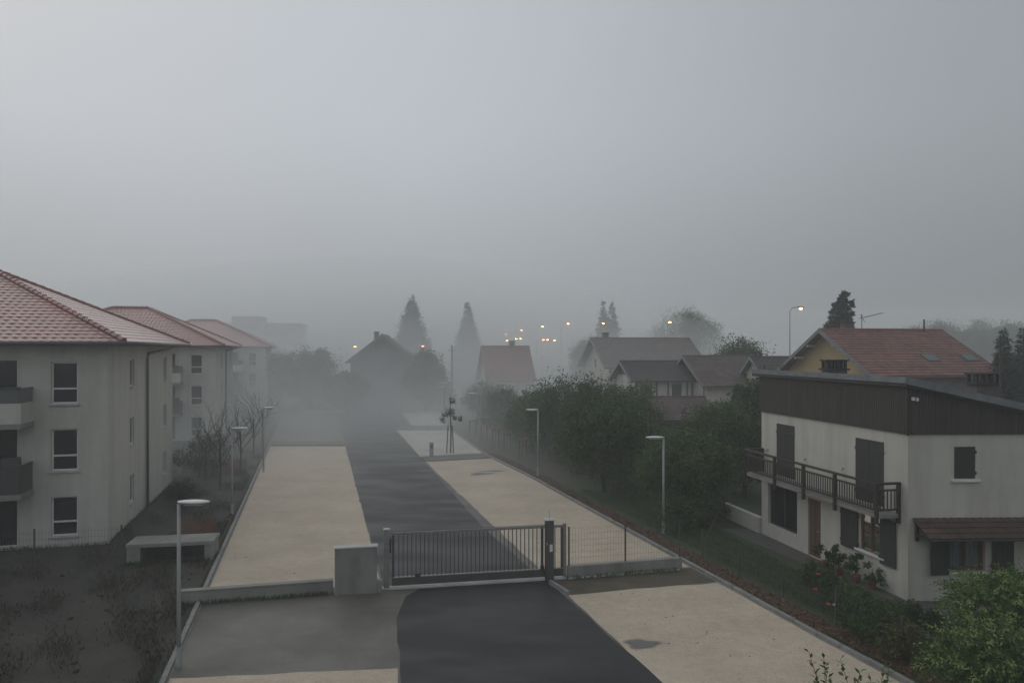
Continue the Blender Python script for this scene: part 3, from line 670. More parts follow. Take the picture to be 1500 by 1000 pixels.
    def put(me, name, tt, oo):
        o = bpy.data.objects.new(name, me); COL.objects.link(o); o.parent = bs; p = FLF(tt,oo,0); o.location = (p[0],p[1],0); o.rotation_euler = (0,0,ang)
    for q in posts: put(pm, 'post', q, dpt+.03)
    put(pm, 'post', t0+.04, .06); put(pm, 'post', t1-.04, .06)
    for a, b in zip(posts, posts[1:]):
        n = round((b-a)/.125)
        for k in range(1, n): put(bm_, 'baluster', a+(b-a)*k/n, dpt+.03)
    for k in range(1, 6): put(bm_, 'baluster', t0+.04, .06+(dpt-.03)*k/6); put(bm_, 'baluster', t1-.04, .06+(dpt-.03)*k/6)
    for z0, z1, w_ in ((3.50,3.57,.05),(3.30,3.36,.025),(2.70,2.755,.025)):
        h = MB(); h.box(t0-.02,t1+.02,dpt+.03-w_,dpt+.03+w_,z0+.003,z1,FLF); h.box(t0+.04-w_,t0+.04+w_,.01,dpt+.027-w_,z0+.003,z1,FLF); h.box(t1-.04-w_,t1-.04+w_,.01,dpt+.027-w_,z0+.003,z1,FLF)
        h.build('handrail' if z0 > 3.4 else 'rail', M['wood'], bs)
    # chimneys with slab caps on stub piers
    def chimney(c, w_, d_, ztop, wide):
        x, y = c[0]-A[0], c[1]-A[1]; ch = MB().box(x-w_,x+w_,y-d_,y+d_,3.5,ztop-.42).build('chimney', M['brick'], t, bevel=.01)
        MB().box(x-w_-.08,x+w_+.08,y-d_-.06,y+d_+.06,ztop-.417,ztop-.35).build('chimney_collar', M['soot_and_shade'], ch)
        for k in range(wide):
            q = x-w_+.05+(2*w_-.1)*k/(wide-1)
            for s_ in (-1,1): MB().box(q-.045,q+.045,y+s_*(d_-.06)-.05,y+s_*(d_-.06)+.05,ztop-.347,ztop-.07).build('cap_pier', M['soot_and_shade'], ch)
        MB().box(x-w_-.05,x+w_+.05,y-d_-.05,y+d_+.05,ztop-.067,ztop).build('chimney_cap', M['soot_and_shade'], ch, bevel=.01)
    chimney((12.67,29.0), .40, .26, 7.26, 6); chimney((16.62,26.0), .42, .30, 6.84, 4)
    # tilted rooftop aerial
    x, y = (1465-750)/F*25.2-A[0], 25.2-A[1]
    am = MB(); am.tube([(x,y,4.8),(x,y,8.16)], .028, 6); am.box(x-.12,x+.12,y-.03,y+.03,6.05,6.10)
    ae = am.build('aerial_mast', M['steel'], t)
    q = MB(); b0, b1 = Vector((x-.05,y+.1,8.0)), Vector((x+.35,y-.5,7.05)); q.tube([b0,b1], .014, 5)
    for k in range(8):
        c = b0.lerp(b1,k/7); l_ = .22-.012*k; q.tube([c+Vector((-l_,-.1,-.08)),c+Vector((l_,.1,.08))], .008, 4)
    q.build('aerial', M['steel'], ae)
    # low white wall closing the recess at the far end
    return t
make_house()
lw = MB(); fr_ = Fr((12.07,22.47), (-.1996,.9799), (-.9799,-.1996)); lw.box(8.45,11.6,-.1,.12,0,.66,fr_); o = lw.build('low_garden_wall', M['render_h'], bevel=.01, label='low white wall by the far end of the balcony house', category='wall')

# ---------------------------------------------------------------- other houses
def gable_house(name, label, c, rz, L, Wd, ez, rz_, wm, rm, over=.55, ends=.6, chim=None, tw=.28, ch=.34, wins=(), brack=False, boards=None, timber=None, group=None, front=None):
    """ridge along local x; L, Wd wall footprint; c = base centre"""
    t = thing(name, label, 'house', c, math.radians(rz), group)
    hx, hy = L/2, Wd/2; sl = (rz_-ez)/(hy+over); we = ez + sl*over
    w = MB(); fo = [q[1:] for q in wins if q[0] == 'front']; lo = [q[1:] for q in wins if q[0] == 'left']
    FRN = Fr((-hx,-hy), (1,0), (0,-1)); LFT = Fr((-hx,hy), (0,-1), (-1,0)); RGT = Fr((hx,-hy), (0,1), (1,0)); BCK = Fr((hx,hy), (-1,0), (0,1))
    for fr, ln, op in ((FRN,L,fo),(LFT,Wd,lo),(RGT,Wd,()),(BCK,L,())):
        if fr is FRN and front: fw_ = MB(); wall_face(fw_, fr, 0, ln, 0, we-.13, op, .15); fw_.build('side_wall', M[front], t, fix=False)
        else: wall_face(w, fr, 0, ln, 0, we-.13, op, .15)
    zt_ = lambda yy: rz_-.13-abs(yy)*sl
    w.quad((hx,-hy,we-.13),(hx,hy,we-.13),(hx,0,rz_-.13))
    hi = [q for q in lo if q[3] > we-.13]                           # a window that reaches up into the gable: build the wall round it
    if not hi: w.quad((-hx,-hy,we-.13),(-hx,hy,we-.13),(-hx,0,rz_-.13))
    else:
        ya, yb, zd = hy-hi[0][1], hy-hi[0][0], hi[0][3]; ks = sorted({-hy, ya, yb, 0.0, hy})
        for y0, y1 in zip(ks, ks[1:]):
            zb = zd if ya <= (y0+y1)/2 <= yb else we-.13
            w.quad((-hx,y0,zb),(-hx,y1,zb),(-hx,y1,zt_(y1)),(-hx,y0,zt_(y0)))
    w.build('wall', M[wm], t, fix=False)
    MB().box(-hx+.05,hx-.05,-hy+.05,hy-.05,we-.12,we-.06).build('ceiling', M['greywall'], t)
    for q in wins: window(t, FRN if q[0]=='front' else LFT, *q[1:], inset=.1, sill=True)
    ex = hx+ends; ey = hy+over
    rf = MB()
    for s in (-1, 1):
        a, b, c_, d = (-ex,s*ey,ez), (ex,s*ey,ez), (ex,0,rz_), (-ex,0,rz_); dz = Vector((0,0,-.12))
        rf.hexa([Vector(a)+dz,Vector(b)+dz,Vector(c_)+dz,Vector(d)+dz,a,b,c_,d])
    rf.build('roof', M[rm], t)
    tl = MB(); tiles(tl, (-ex,-ey,ez+.003), (ex,-ey,ez+.003), (ex,0,rz_+.003), (-ex,0,rz_+.003), tw, ch, .04, 3); tiles(tl, (ex,ey,ez+.003), (-ex,ey,ez+.003), (-ex,0,rz_+.003), (ex,0,rz_+.003), tw*2, ch*2, .04, 4)
    tl.build('roof_tiles', M[rm], t, fix=False, kind='stuff')
    rg = MB(); n = int(2*ex/.4)
    for k in range(n): rg.tube([(-ex+k*2*ex/n,0,rz_+.03),(-ex+(k+1.12)*2*ex/n,0,rz_+.02)], [.11,.09], 6)
    rg.build('ridge_tiles', M[rm], t, kind='stuff')
    for sx in (-1, 1):
        for s in (-1, 1):
            bb = MB(); x0, x1 = sorted((sx*ex, sx*(ex+.045)))
            bb.hexa([(x0,s*ey,ez-.22),(x1,s*ey,ez-.22),(x1,0,rz_-.20),(x0,0,rz_-.20),(x0,s*ey,ez+.06),(x1,s*ey,ez+.06),(x1,0,rz_+.08),(x0,0,rz_+.08)]); bb.build('bargeboard', M['bargeboard'], t)
    if brack:
        for fy in (-.62,-.3,.3,.62):
            z = rz_-abs(fy)*hy*sl-.24; MB().box(-ex+.02,-hx,fy*hy-.08,fy*hy+.08,z-.16,z).build('purlin_end', M['concrete_light'], t)
    if boards:
        bd = MB(); n = int(Wd/.22)
        for k in range(n):
            y0 = -hy+Wd*k/n; y1 = y0+Wd/n-.02; zt = lambda yy: rz_-.2-abs(yy)*sl
            bd.hexa([(-hx-.05,y0,boards),(-hx-.005,y0,boards),(-hx-.005,y1,boards),(-hx-.05,y1,boards),(-hx-.05,y0,max(boards+.02,zt(y0))),(-hx-.005,y0,max(boards+.02,zt(y0))),(-hx-.005,y1,max(boards+.02,zt(y1))),(-hx-.05,y1,max(boards+.02,zt(y1)))])
        bd.build('gable_boards', M['wood'], t, kind='stuff')
    for q in (timber or ()):
        fr = FRN if q[0] == 'front' else LFT
        MB().box(q[1],q[2],.004,.06,q[3],q[4],fr).build('timber', M['wood'], t)
    if chim:
        for (x, y, zt) in chim:
            cc = MB().box(x-.35,x+.35,y-.28,y+.28,ez,zt).build('chimney', M['brick'], t, bevel=.01)
            MB().box(x-.42,x+.42,y-.35,y+.35,zt+.003,zt+.08).build('chimney_cap', M['soot_and_shade'], cc)
    return t
def sub(t, name, mb, m): return mb.build(name, M[m], t)

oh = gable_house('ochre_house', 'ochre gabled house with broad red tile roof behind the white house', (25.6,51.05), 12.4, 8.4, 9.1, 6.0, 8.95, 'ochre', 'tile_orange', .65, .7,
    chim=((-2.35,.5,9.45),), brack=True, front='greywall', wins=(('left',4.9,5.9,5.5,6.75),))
LFT = Fr((-4.2,4.55), (0,-1), (-1,0))
for a, b in ((4.35,4.86),(5.94,6.45)): sub(oh, 'shutter', MB().box(a,b,.01,.05,5.5,6.75,LFT), 'white')
am = MB(); am.tube([(-1.5,.1,8.9),(-1.5,.1,10.05)], .025, 6); sub(oh, 'aerial_mast', am, 'steel')
q = MB(); q.tube([(-1.7,.1,9.75),(.1,.0,10.15)], .018, 5)
for k in range(9):
    x = -1.4+k*.18; q.tube([(x,-.25,9.82+k*.04),(x,.35,9.82+k*.04)], .010, 4)
q.tube([(-1.6,.1,10.0),(-1.25,.1,9.5)], .02, 5); sub(oh, 'aerial', q, 'steel')
sub(oh, 'vent_pipe', MB().tube([(3.2,-.25,8.7),(3.2,-.25,9.72)], .06, 8), 'steel')
for x in (.9, 3.9):
    sl = (8.95-6.0)/5.2; y0, y1 = -3.75, -3.05; z = lambda y: 8.95+y*sl+.07
    sub(oh, 'skylight', MB().hexa([(x-.45,y0,z(y0)-.05),(x+.45,y0,z(y0)-.05),(x+.45,y1,z(y1)-.05),(x-.45,y1,z(y1)-.05),(x-.45,y0,z(y0)+.04),(x+.45,y0,z(y0)+.04),(x+.45,y1,z(y1)+.04),(x-.45,y1,z(y1)+.04)]), 'skylight')

gable_house('red_roof_house', 'foggy house with steep dark red roof and one chimney beyond the hedge', (-.9,96.5), 12, 5.4, 7.0, 3.6, 7.95, 'cream', 'tile_brick', .5, .5, chim=((.9,.0,8.6),), tw=.5, ch=.5)
gable_house('large_house', 'large cream house with wide brown roof, mostly hidden in fog', (16.2,93), 12, 11.5, 9.5, 5.4, 8.95, 'cream', 'tile_brown', .8, .9, tw=.5, ch=.5, chim=((-4.5,.4,9.6),), wins=(('left',3.5,4.6,5.2,6.4),('left',5.6,6.7,2.4,3.6)))
gable_house('half_timbered_chalet', 'white chalet with dark timber posts and dark brown gable roof behind shed roof', (13.4,70.3), 10, 5.4, 5.4, 4.75, 6.45, 'render_h', 'tile_dark', .7, .6, tw=.4, ch=.4,
    wins=(('front',.5,1.7,3.3,4.5),('front',3.5,4.6,3.2,4.5)), boards=5.2, timber=[('front',x,x+.16,.05,4.9) for x in (.06,2.0,3.1,4.95)]+[('front',.24,1.98,3.0,3.14)])
gable_house('brown_roof_house', 'house with long brown tiled roof and half-timbered gable end', (19.6,70.0), 12, 6.2, 7.0, 4.35, 6.95, 'render_h', 'tile_brown', .7, .6, tw=.32, ch=.36, boards=4.9,
    timber=[('left',x,x+.16,.05,4.8) for x in (.06,2.2,4.4,6.7)]+[('left',.24,6.68,3.2,3.36),('left',.24,6.68,4.6,4.76)])
gable_house('tiled_shed', 'low shed with brown tile roof behind the garden trees', (10.6,53.3), 3, 6.0, 4.6, 2.75, 4.15, 'greywall', 'tile_brown', .5, .4, tw=.26, ch=.30)
gable_house('grey_gable_house', 'dim grey house with its gable end beyond the far hedge', (-16.0,93.2), 90+5, 10, 7.4, 6.0, 9.3, 'greywall', 'tile_dark', .6, .5, tw=.5, ch=.5, chim=((-1,1.0,9.7),))
gable_house('grey_roof_house', 'low house with grey brown roof left of the ochre house', (24.6,66), 8, 6.0, 6.4, 4.2, 6.9, 'cream', 'tile_dark', .6, .5, tw=.4, ch=.4)

def flat_block(label, c, rz, L, Wd, h, pent):
    t = thing('flat_roof_block', label, 'building', c, math.radians(rz), 'flat roofed blocks in the fog behind the flats'); fr = Fr((-L/2,-Wd/2), (1,0), (0,-1)); ops = []
    n = int(L/3.2)
    for k in range(n):
        for q in range(int(h/2.9)): ops.append((.9+k*3.1, 2.4+k*3.1, .9+q*2.9, 2.3+q*2.9))
    w = MB(); wall_face(w, fr, 0, L, 0, h, ops, .15)
    for a, b in (((L/2,-Wd/2),(L/2,Wd/2)),((L/2,Wd/2),(-L/2,Wd/2)),((-L/2,Wd/2),(-L/2,-Wd/2))): w.quad((*a,0),(*b,0),(*b,h),(*a,h))
    w.build('wall', M['greywall'], t, fix=False)
    MB().box(-L/2-.2,L/2+.2,-Wd/2-.2,Wd/2+.2,h+.003,h+.35).build('roof', M['concrete'], t)
    MB().box(*pent[:2],-Wd/3,Wd/3,h+.353,h+.353+pent[2]).build('penthouse', M['greywall'], t)
    for q in ops: window(t, fr, *q, sill=False)
flat_block('foggy flat roofed grey block with rooftop penthouse behind third white block', (-47,141), 10, 14, 11, 12.0, (-5.6,-.4,1.3))
flat_block('faint flat roofed block seen over the middle red roof', (-62,131), 10, 9, 9, 11.6, (-3,1.5,1.2))

# ---------------------------------------------------------------- sliding gate, low walls and fences
def make_gate():
    Lp, Rp = Vector((-4.02,23.62,0)), Vector((1.22,24.62,0)); ang = math.atan2(Rp.y-Lp.y, Rp.x-Lp.x); W_ = (Rp-Lp).length
    t = thing('sliding_gate', 'closed dark metal sliding gate of thin vertical bars across the lane', 'gate', Lp, ang)
    MB().box(-.09,.09,-.09,.09,0,1.9).build('gate_post', M['gate_light'], t, bevel=.01)
    MB().box(-.10,.10,-.10,.10,1.903,1.93).build('post_cap', M['concrete_light'], t)
    MB().box(.095,.15,-.06,.06,1.15,1.62).build('latch_catch', M['soot_and_shade'], t)
    xe = W_+.50
    MB().box(.17,xe,-.04,.04,1.72,1.80).build('top_rail', M['gate_light'], t, bevel=.006)
    rk = MB(); n = int((W_-.1)/.055)
    for k in range(n): rk.box(.18+k*.055,.205+k*.055,-.012,.012,1.803,1.835)
    rk.build('rail_teeth', M['gate'], t, kind='stuff')
    MB().box(.17,xe,-.05,.05,.10,.34).build('bottom_beam', M['gate'], t, bevel=.008)
    MB().box(.17,xe,-.055,.045,.343,.37).build('bottom_rail', M['gate_light'], t)
    for x in (.17, W_-.26, xe-.08): MB().box(x,x+.08,-.035,.035,.373,1.717).build('gate_stile', M['gate'], t)
    bar = MB().box(-.013,.013,-.013,.013,.373,1.717).mesh('gate_bar'); bar.materials.append(M['gate'])
    nb = 35
    for k in range(1, nb):
        o = bpy.data.objects.new('gate_bar', bar); COL.objects.link(o); o.parent = t; o.location = (.25+(W_-.51)*k/nb, 0, 0)
    for x in (W_+.22,):
        o = bpy.data.objects.new('gate_bar', bar); COL.objects.link(o); o.parent = t; o.location = (x, 0, 0)
    cab = MB().box(-.15+W_,.13+W_,-.24,-.06,0,2.0).build('motor_column', M['gate'], t, bevel=.01)
    MB().box(-.18+W_,.16+W_,-.27,.10,2.003,2.03).build('column_cap', M['concrete_light'], cab)
    MB().box(W_-.02,W_+.08,-.246,-.242,.98,1.22).build('notice', M['sticker'], cab)
    MB().box(W_-.13,W_-.09,-.25,-.242,1.20,1.30).build('key_switch', M['grey_metal'], cab)
    MB().tube([(W_+.0,-.1,2.03),(W_,-.1,2.32),(W_-.05,-.1,2.33)], .010, 5).build('antenna', M['grey_metal'], cab)
    MB().box(.9,1.06,-.11,-.053,.36,.46).build('guide_roller', M['soot_and_shade'], t)
    MB().box(W_-.3,W_-.18,-.12,-.06,.36,.5).build('guide_roller', M['soot_and_shade'], t)
    MB().box(-.2,W_+.6,-.12,.12,-.02,.05).build('track_kerb', M['concrete_light'], t, bevel=.01)
    MB().box(W_+.50,W_+.60,-.05,.05,0,1.84).build('gate_post', M['gate_light'], t)
    return t
make_gate()

def mesh_fence(label, p0, p1, wall_h, fh, wall=True, n_posts=None, cell=.10, wire=.0017, edging=False, wm='concrete', cat='fence', name='mesh_fence', post_m='gate'):
    a, b = Vector((*p0,0)), Vector((*p1,0)); L = (b-a).length; t = thing(name, label, cat, a, math.atan2(b.y-a.y, b.x-a.x))
    if wall: 
        MB().box(0,L,-.10,.10,0,wall_h).build('low_wall', M[wm], t, bevel=.012)
    if edging: MB().box(-.02,L-.1,-.17,-.103,0,.06).build('base_edging', M['white'], t, bevel=.008)
    n = n_posts or max(2, round(L/2.5)+1)
    for k in range(n): 
        x = .05+(L-.1)*k/(n-1); MB().box(x-.025,x+.025,-.02,.02,wall_h+.002,wall_h+fh+.05).build('post', M[post_m], t)
    for k in range(n-1):
        x0, x1 = .05+(L-.1)*k/(n-1)+.03, .05+(L-.1)*(k+1)/(n-1)-.03; w = MB(); m_ = int((x1-x0)/cell)
        for j in range(m_+1): x = x0+(x1-x0)*j/m_; w.box(x-wire,x+wire,-wire,wire,wall_h+.03,wall_h+fh)
        z = wall_h+.04
        while z < wall_h+fh: w.box(x0,x1,wire+.001,wire*3+.001,z-wire,z+wire); z += .2
        w.build('wire_panel', M['gate'], t, fix=False, kind='stuff')
    return t
mesh_fence('wire mesh fence on low concrete wall right of the gate', (1.86,24.72), (5.9,25.75), .42, 1.25, edging=True, wire=.0017)
t = thing('low_wall', 'low concrete wall closing the left bays beside the meter wall', 'wall', (-10.0,22.15), math.atan2(1.07,4.4))
MB().box(0,4.5,-.10,.10,0,.40).build('panel', M['concrete'], t, bevel=.012); MB().box(-.01,4.5,-.12,.12,.403,.44).build('coping', M['concrete'], t)
t = thing('meter_wall', 'concrete meter wall standing just left of the gate post', 'wall', (-5.55,23.1), math.atan2(1.0,5.24))
MB().box(0,1.30,-.15,.15,0,1.45).build('panel', M['concrete'], t, bevel=.012); MB().box(-.02,1.32,-.17,.17,1.453,1.49).build('coping', M['concrete_light'], t)
MB().box(1.303,1.46,-.12,.12,0,.38).build('plinth', M['concrete'], t)

# garden wire fence along the mulch, flats' fence
mesh_fence('thin wire garden fence beside the mulch strip', (10.35,16.0), (7.0,27.2), .02, 1.0, wall=False, n_posts=6, cell=.12, wire=.0025, name='garden_fence')
mesh_fence('thin mesh fence in front of the nearest apartment block', (-24,23.0), (-13.45,25.5), .02, 1.55, wall=False, n_posts=5, cell=.10, wire=.0022, name='yard_fence')
mesh_fence('thin fence along the far hedge at the end of the lot', (-24,93.8), (-9.5,91.0), .02, 1.3, wall=False, n_posts=8, cell=.25, wire=.006, name='boundary_fence')

# ---------------------------------------------------------------- lamps, bollard, stakes
def make_lamp():
    t = thing('lamp_post', '', 'lamp post')
    MB().tube([(0,0,0),(0,0,.5)], .07, 10).build('base', M['lampgrey'], t)
    MB().tube([(0,0,.5),(0,0,3.96)], [.055,.04], 10).build('pole', M['lampgrey'], t, smooth=True)
    h = MB(); h.ellip((.36,0,4.0), (.40,.15,.05), 16, 8); hd = h.build('lamp_head', M['white'], t, smooth=True)
    MB().tube([(-.02,0,3.98),(.1,0,3.99)], .05, 8).build('neck', M['lampgrey'], hd)
    MB().box(.15,.6,-.09,.09,3.925,3.955).build('diffuser', M['lampgrey'], hd)
    return t
lamp = make_lamp(); lamp['group'] = 'short lamp posts round the parking lot'
# spot px, Y, turn
LP = [(262,17.8,0,'nearest lamp post at lower left beside the kerb'),
      (340,34.2,0,'lamp post by the bare trees in front of the white blocks'),
      (386,46.0,0,'small foggy lamp post at the left edge, beyond the bare trees'),
      (503,90,.1,'faint thin lamp post at the far end of the lot'),
      (972,30.7,math.pi,'lamp post in front of the big green bush on the right'),
      (788,44.5,math.pi,'thin lamp post half lost against the dark hedge'),
      (698.5,60.3,math.pi,'lamp post by the right kerb just beyond the staked tree'),
      (651,69.5,math.pi,'farther lamp post seen above the staked tree'),
      (656.5,79.5,math.pi,'farthest lamp post behind the staked tree')]
for i, (u, Y, rz, lab) in enumerate(LP):
    loc = ((u-750)/F*Y, Y, 0)
    if i == 0: lamp.location = loc; lamp.rotation_euler = (0,0,rz); lamp['label'] = lab
    else: dup(lamp, loc, rz, lab)

def make_street(mk, hgt=12.0):
    t = thing('street_lamp', '', 'street lamp'); 
    MB().tube([(0,0,0),(0,0,hgt*.6),(0,0,hgt-.3)], [.08,.06,.045], 8).build('pole', M['grey_metal'], t)
    MB().tube([(0,0,hgt-.32),(.25,0,hgt+.02),(1.0,0,hgt+.1)], .04, 6).build('arm', M['grey_metal'], t)
    hd = MB().ellip((1.2,0,hgt+.08), (.42,.18,.10), 10, 6).build('lamp_head', M['lampgrey'], t)
    MB().ellip((1.22,0,hgt-.02), (.20,.15,.13), 10, 6).build('lens', M[mk], hd)
    return t
SL = [(720,495),(741,489.5),(764,483.5),(794.5,478),(832,474),(883.5,473.7),(742.5,498.7),(756,496),(762.5,496),(796,497.6),(802,497.6),(812,498.5),(981,472),(520,508),(619,507)]
LB = ['smallest orange street lamp, leftmost of the slanting row in the fog','second orange street lamp from the left in the slanting row','third orange street lamp from the left in the slanting row',
      'fourth orange street lamp of the slanting row, above the gap between roofs','highest and brightest orange street lamp between the two roofs','orange street lamp in front of the twin fir tops',
      'orange lamp just left of the red roof chimney','left lamp of the close pair above the red roof chimney','right lamp of the close pair above the red roof chimney',
      'left lamp of the low trio right of the red roof','middle lamp of the low trio right of the red roof','right lamp of the low trio right of the red roof',
      'dim orange lamp lost before the big foggy tree','faint orange lamp left of the grey gable','small reddish lamp right of the grey gable']
lampA = make_street('lens'); lampR = make_street('lens_red'); usedA = usedR = False
for i, ((u, v), lab) in enumerate(zip(SL, LB)):
    Y = (172,164,155,142,128,128,135,135,136,132,133,134,112,112,112)[i]; hgt = 7.75+(510-v)/F*Y
    x = (u-750)/F*Y - 1.2; src = lampR if i == 14 else lampA
    first = (src is lampA and not usedA) or (src is lampR)
    if src is lampA: usedA = True
    o = src if first else copy_tree(src)
    o['label'] = lab; o['group'] = 'lit street lamps glowing in the fog'
    o.scale = (1,1,hgt/12); o.location = (x,Y,0)
t = make_street('lens_near', 11.3); t.location = ((1157-750)/F*66, 66, 0); t['label'] = 'tall lit street lamp on slim pole left of the ochre house'; t['group'] = 'lit street lamps glowing in the fog'; t.scale = (.8,1,1)

t = thing('utility_pole', 'dark wooden utility pole left of the steep red roof', 'pole', ((662-750)/F*98, 98))
MB().tube([(0,0,0),(0,0,8.1)], [.16,.11], 8).build('pole', M['bark'], t); MB().box(-.5,.5,-.05,.05,7.4,7.5).build('crossarm', M['wood'], t)

t = thing('charging_post', 'squat grey service bollard on the planted parking island', 'bollard', (*G(632,667.5,.1),.1), .2)
MB().box(-.14,.14,-.12,.12,0,.95).build('body', M['grey_metal'], t, bevel=.015); MB().box(-.16,.16,-.14,.14,.953,1.02).build('cap', M['white'], t, bevel=.015); MB().box(-.09,.09,-.125,-.121,.55,.8).build('panel', M['gate'], t)

def make_stakes():
    t = thing('tree_stake_frame', '', 'tree stake')
    for x in (-.32,.32): MB().tube([(x,0,-.05),(x,0,1.5)], .045, 6).build('stake', M['stake'], t)
    MB().box(-.42,.42,-.06,-.035,1.36,1.50).build('crossboard', M['orange_board'], t)
    MB().tube([(0,.05,0),(.02,.05,1.0),(0,.06,1.9)], [.025,.018,.008], 5).build('sapling', M['twig'], t)
    return t
st = make_stakes(); st['group'] = 'stake frames along the boundary hedge'
ST = [(692,640,'farthest stake frame of the row beside the lamp post on the right'),(709,647,'stake frame just right of the lamp post by the hedge'),(726,656,'third stake frame along the hedge, with bright orange board'),
      (743,661,'fourth stake frame along the hedge, with orange board'),(766,673,'nearest stake frame of the row before the dark hedge'),
      (574,601,'left stake frame at the far end of the lot'),(617,601,'middle stake frame at the far end of the lot'),(652,603,'right stake frame at the far end, behind the staked tree')]
for i, (u, v, lab) in enumerate(ST):
    p = G(u, v)
    if i == 0: st.location = (*p,0); st.rotation_euler = (0,0,TH+.5); st['label'] = lab
    else: dup(st, p, TH+.5 if i < 5 else .05, lab)

# staked young tree on the island
t = thing('young_tree', 'slender young tree tied to two stakes on the parking island', 'tree', (*G(660,663,.1),.1))
MB().tube([(0,0,0),(.03,0,1.8),(-.02,0,3.3),(.02,0,4.3)], [.06,.05,.03,.01], 7).build('trunk', M['bark'], t)
for x in (-.28,.22): MB().tube([(x,-.1,0),(x*.6,-.08,2.0)], .045, 6).build('stake', M['stake'], t)
bl = [((.25,0,3.0),(.55,.5,.45)),((-.35,.1,2.5),(.5,.45,.3)),((.1,0,3.8),(.4,.4,.5)),((-.62,0,2.75),(.28,.28,.3)),((.5,.1,2.4),(.4,.3,.25)),((0,0,1.9),(.5,.4,.25))]
link('crown', leaf_cloud('crown', bl, 430, .15, .09, 5, shell=.3, clump=.25), M['leaf_dark'], t)

# low slab shelter, orange safety net on the left
t = thing('ramp_shelter', 'low concrete slab shelter with dark open front near the left lamp', 'shelter', (-13.75,26.3), TH*.7)
MB().box(-.03,2.93,-.03,1.18,.57,.71).build('roof_slab', M['concrete'], t, bevel=.012)
MB().box(0,.45,0,1.1,0,.567).build('side_wall', M['concrete'], t); MB().box(2.62,2.9,0,1.1,0,.567).build('side_wall', M['concrete'], t)
MB().box(.453,2.617,.85,1.1,0,.567).build('back_wall', M['soot_and_shade'], t); MB().box(.453,2.617,.03,.847,-.02,.02).build('floor_slab', M['soot_and_shade'], t)  # near-black back wall and floor paint the shade inside the opening
def net(label, p0, p1, h, seed):
    a, b = Vector((*p0,0)), Vector((*p1,0)); L = (b-a).length; t = thing('safety_net', label, 'safety net', a, math.atan2(b.y-a.y,b.x-a.x), 'orange safety nets')
    n = max(2, round(L/1.6)+1)
    for k in range(n): MB().tube([(L*k/(n-1),.03,0),(L*k/(n-1)+.02,.03,h+.15)], .022, 5).build('post', M['steel'], t)
    w = MB(); r = random.Random(seed); c = int(L/.09)
    for z in np.arange(.12, h, .085):
        for k in range(c): 
            f0, f1 = k/c, (k+1)/c; s0, s1 = [.06*math.sin(f*math.pi*(n-1))**2 for f in (f0,f1)]
            w.quad((L*f0,.0,z-s0-.016),(L*f1,0,z-s1-.016),(L*f1,0,z-s1+.016),(L*f0,0,z-s0+.016))
    for k in range(c): w.quad((L*k/c-.012,-.004,.1),(L*k/c+.012,-.004,.1),(L*k/c+.012,-.004,h),(L*k/c-.012,-.004,h))
    w.build('net', M['orange_net'], t, fix=False, kind='stuff')
net('orange safety net behind the low slab shelter', (-13.2,29.0), (-11.9,29.6), .95, 1)
net('orange safety net at the foot of the bare trees', (-20.2,45.2), (-16.6,46.0), .8, 2)

# ---------------------------------------------------------------- vegetation: boundary trees and hedges on the right
gtree = 'garden trees behind the right kerb'
bt = [ # px u, Y, height, halfwidth, material, leaf, n, label
 (1004,33.5,3.9,2.35,'leaf_mid',7500,'broad light green bush standing behind the right lamp post'),
 (885,39.5,5.0,2.5,'leaf_dark',7000,'tall dark tree right of the hedge, nearest of the dark mass'),
 (845,47.0,6.0,3.0,'leaf_olive',7000,'highest rounded dark tree in the middle of the boundary'),
 (905,50.5,5.3,2.6,'leaf_mid',5000,'dark rounded tree left of the shed roof'),
 (795,52.5,5.5,2.8,'leaf_dark',6000,'dark broad tree in front of the steep red roof'),
 (758,58.0,4.3,2.4,'leaf_mid',5000,'lower dark tree behind the stake frames'),
 (722,67.0,4.0,2.5,'leaf_dark',4500,'dark bushy tree near the far lamp posts'),
 (695,77.0,4.2,2.6,'leaf_dark',4000,'foggy tree at the far corner of the lot'),
 (1048,41.0,4.7,2.4,'leaf_mid',6000,'mid green tree right of the shed roof'),
 (1090,38.0,4.3,1.9,'leaf_dark',5000,'dark tree by the corner of the white house'),
 (930,43.5,3.7,1.7,'leaf_mid',4000,'mid green bush below the shed roof'),
]
for i, (u, Y, h, w_, m_, n, lab) in enumerate(bt):
    tree('garden_tree', lab, 'tree', ((u-750)/F*Y + (1.1 if 45 < Y else 0), Y), round_blobs(h, w_, i+3), int(n*3.2), .13, .07, M[m_], 20+i, h*.45, .11, gtree)
# open apple tree with visible limbs
Y = 40.0; t = thing('apple_tree', 'open old fruit tree with bare crooked limbs behind the lamp', 'tree', ((950-750)/F*Y, Y))
mb = MB(); r = np.random.default_rng(4); mb.tube([(0,0,0),(.1,0,.7),(-.05,0,1.4)], [.18,.15,.13], 7)
for k in range(6):
    a = k*1.1; branch_mb(mb, (0,0,1.2+.1*k), (math.cos(a),math.sin(a)*.8,.9), 1.7, .09, 2, r, .5)
mb.build('trunk', M['bark'], t)
link('crown', leaf_cloud('crown', [((math.cos(k)*1.2,math.sin(k)*1.0,2.5+.35*(k%3)),(.8,.8,.6)) for k in range(7)], 2600, .14, .07, 8, shell=.2, clump=.25), M['leaf_mid'], t)
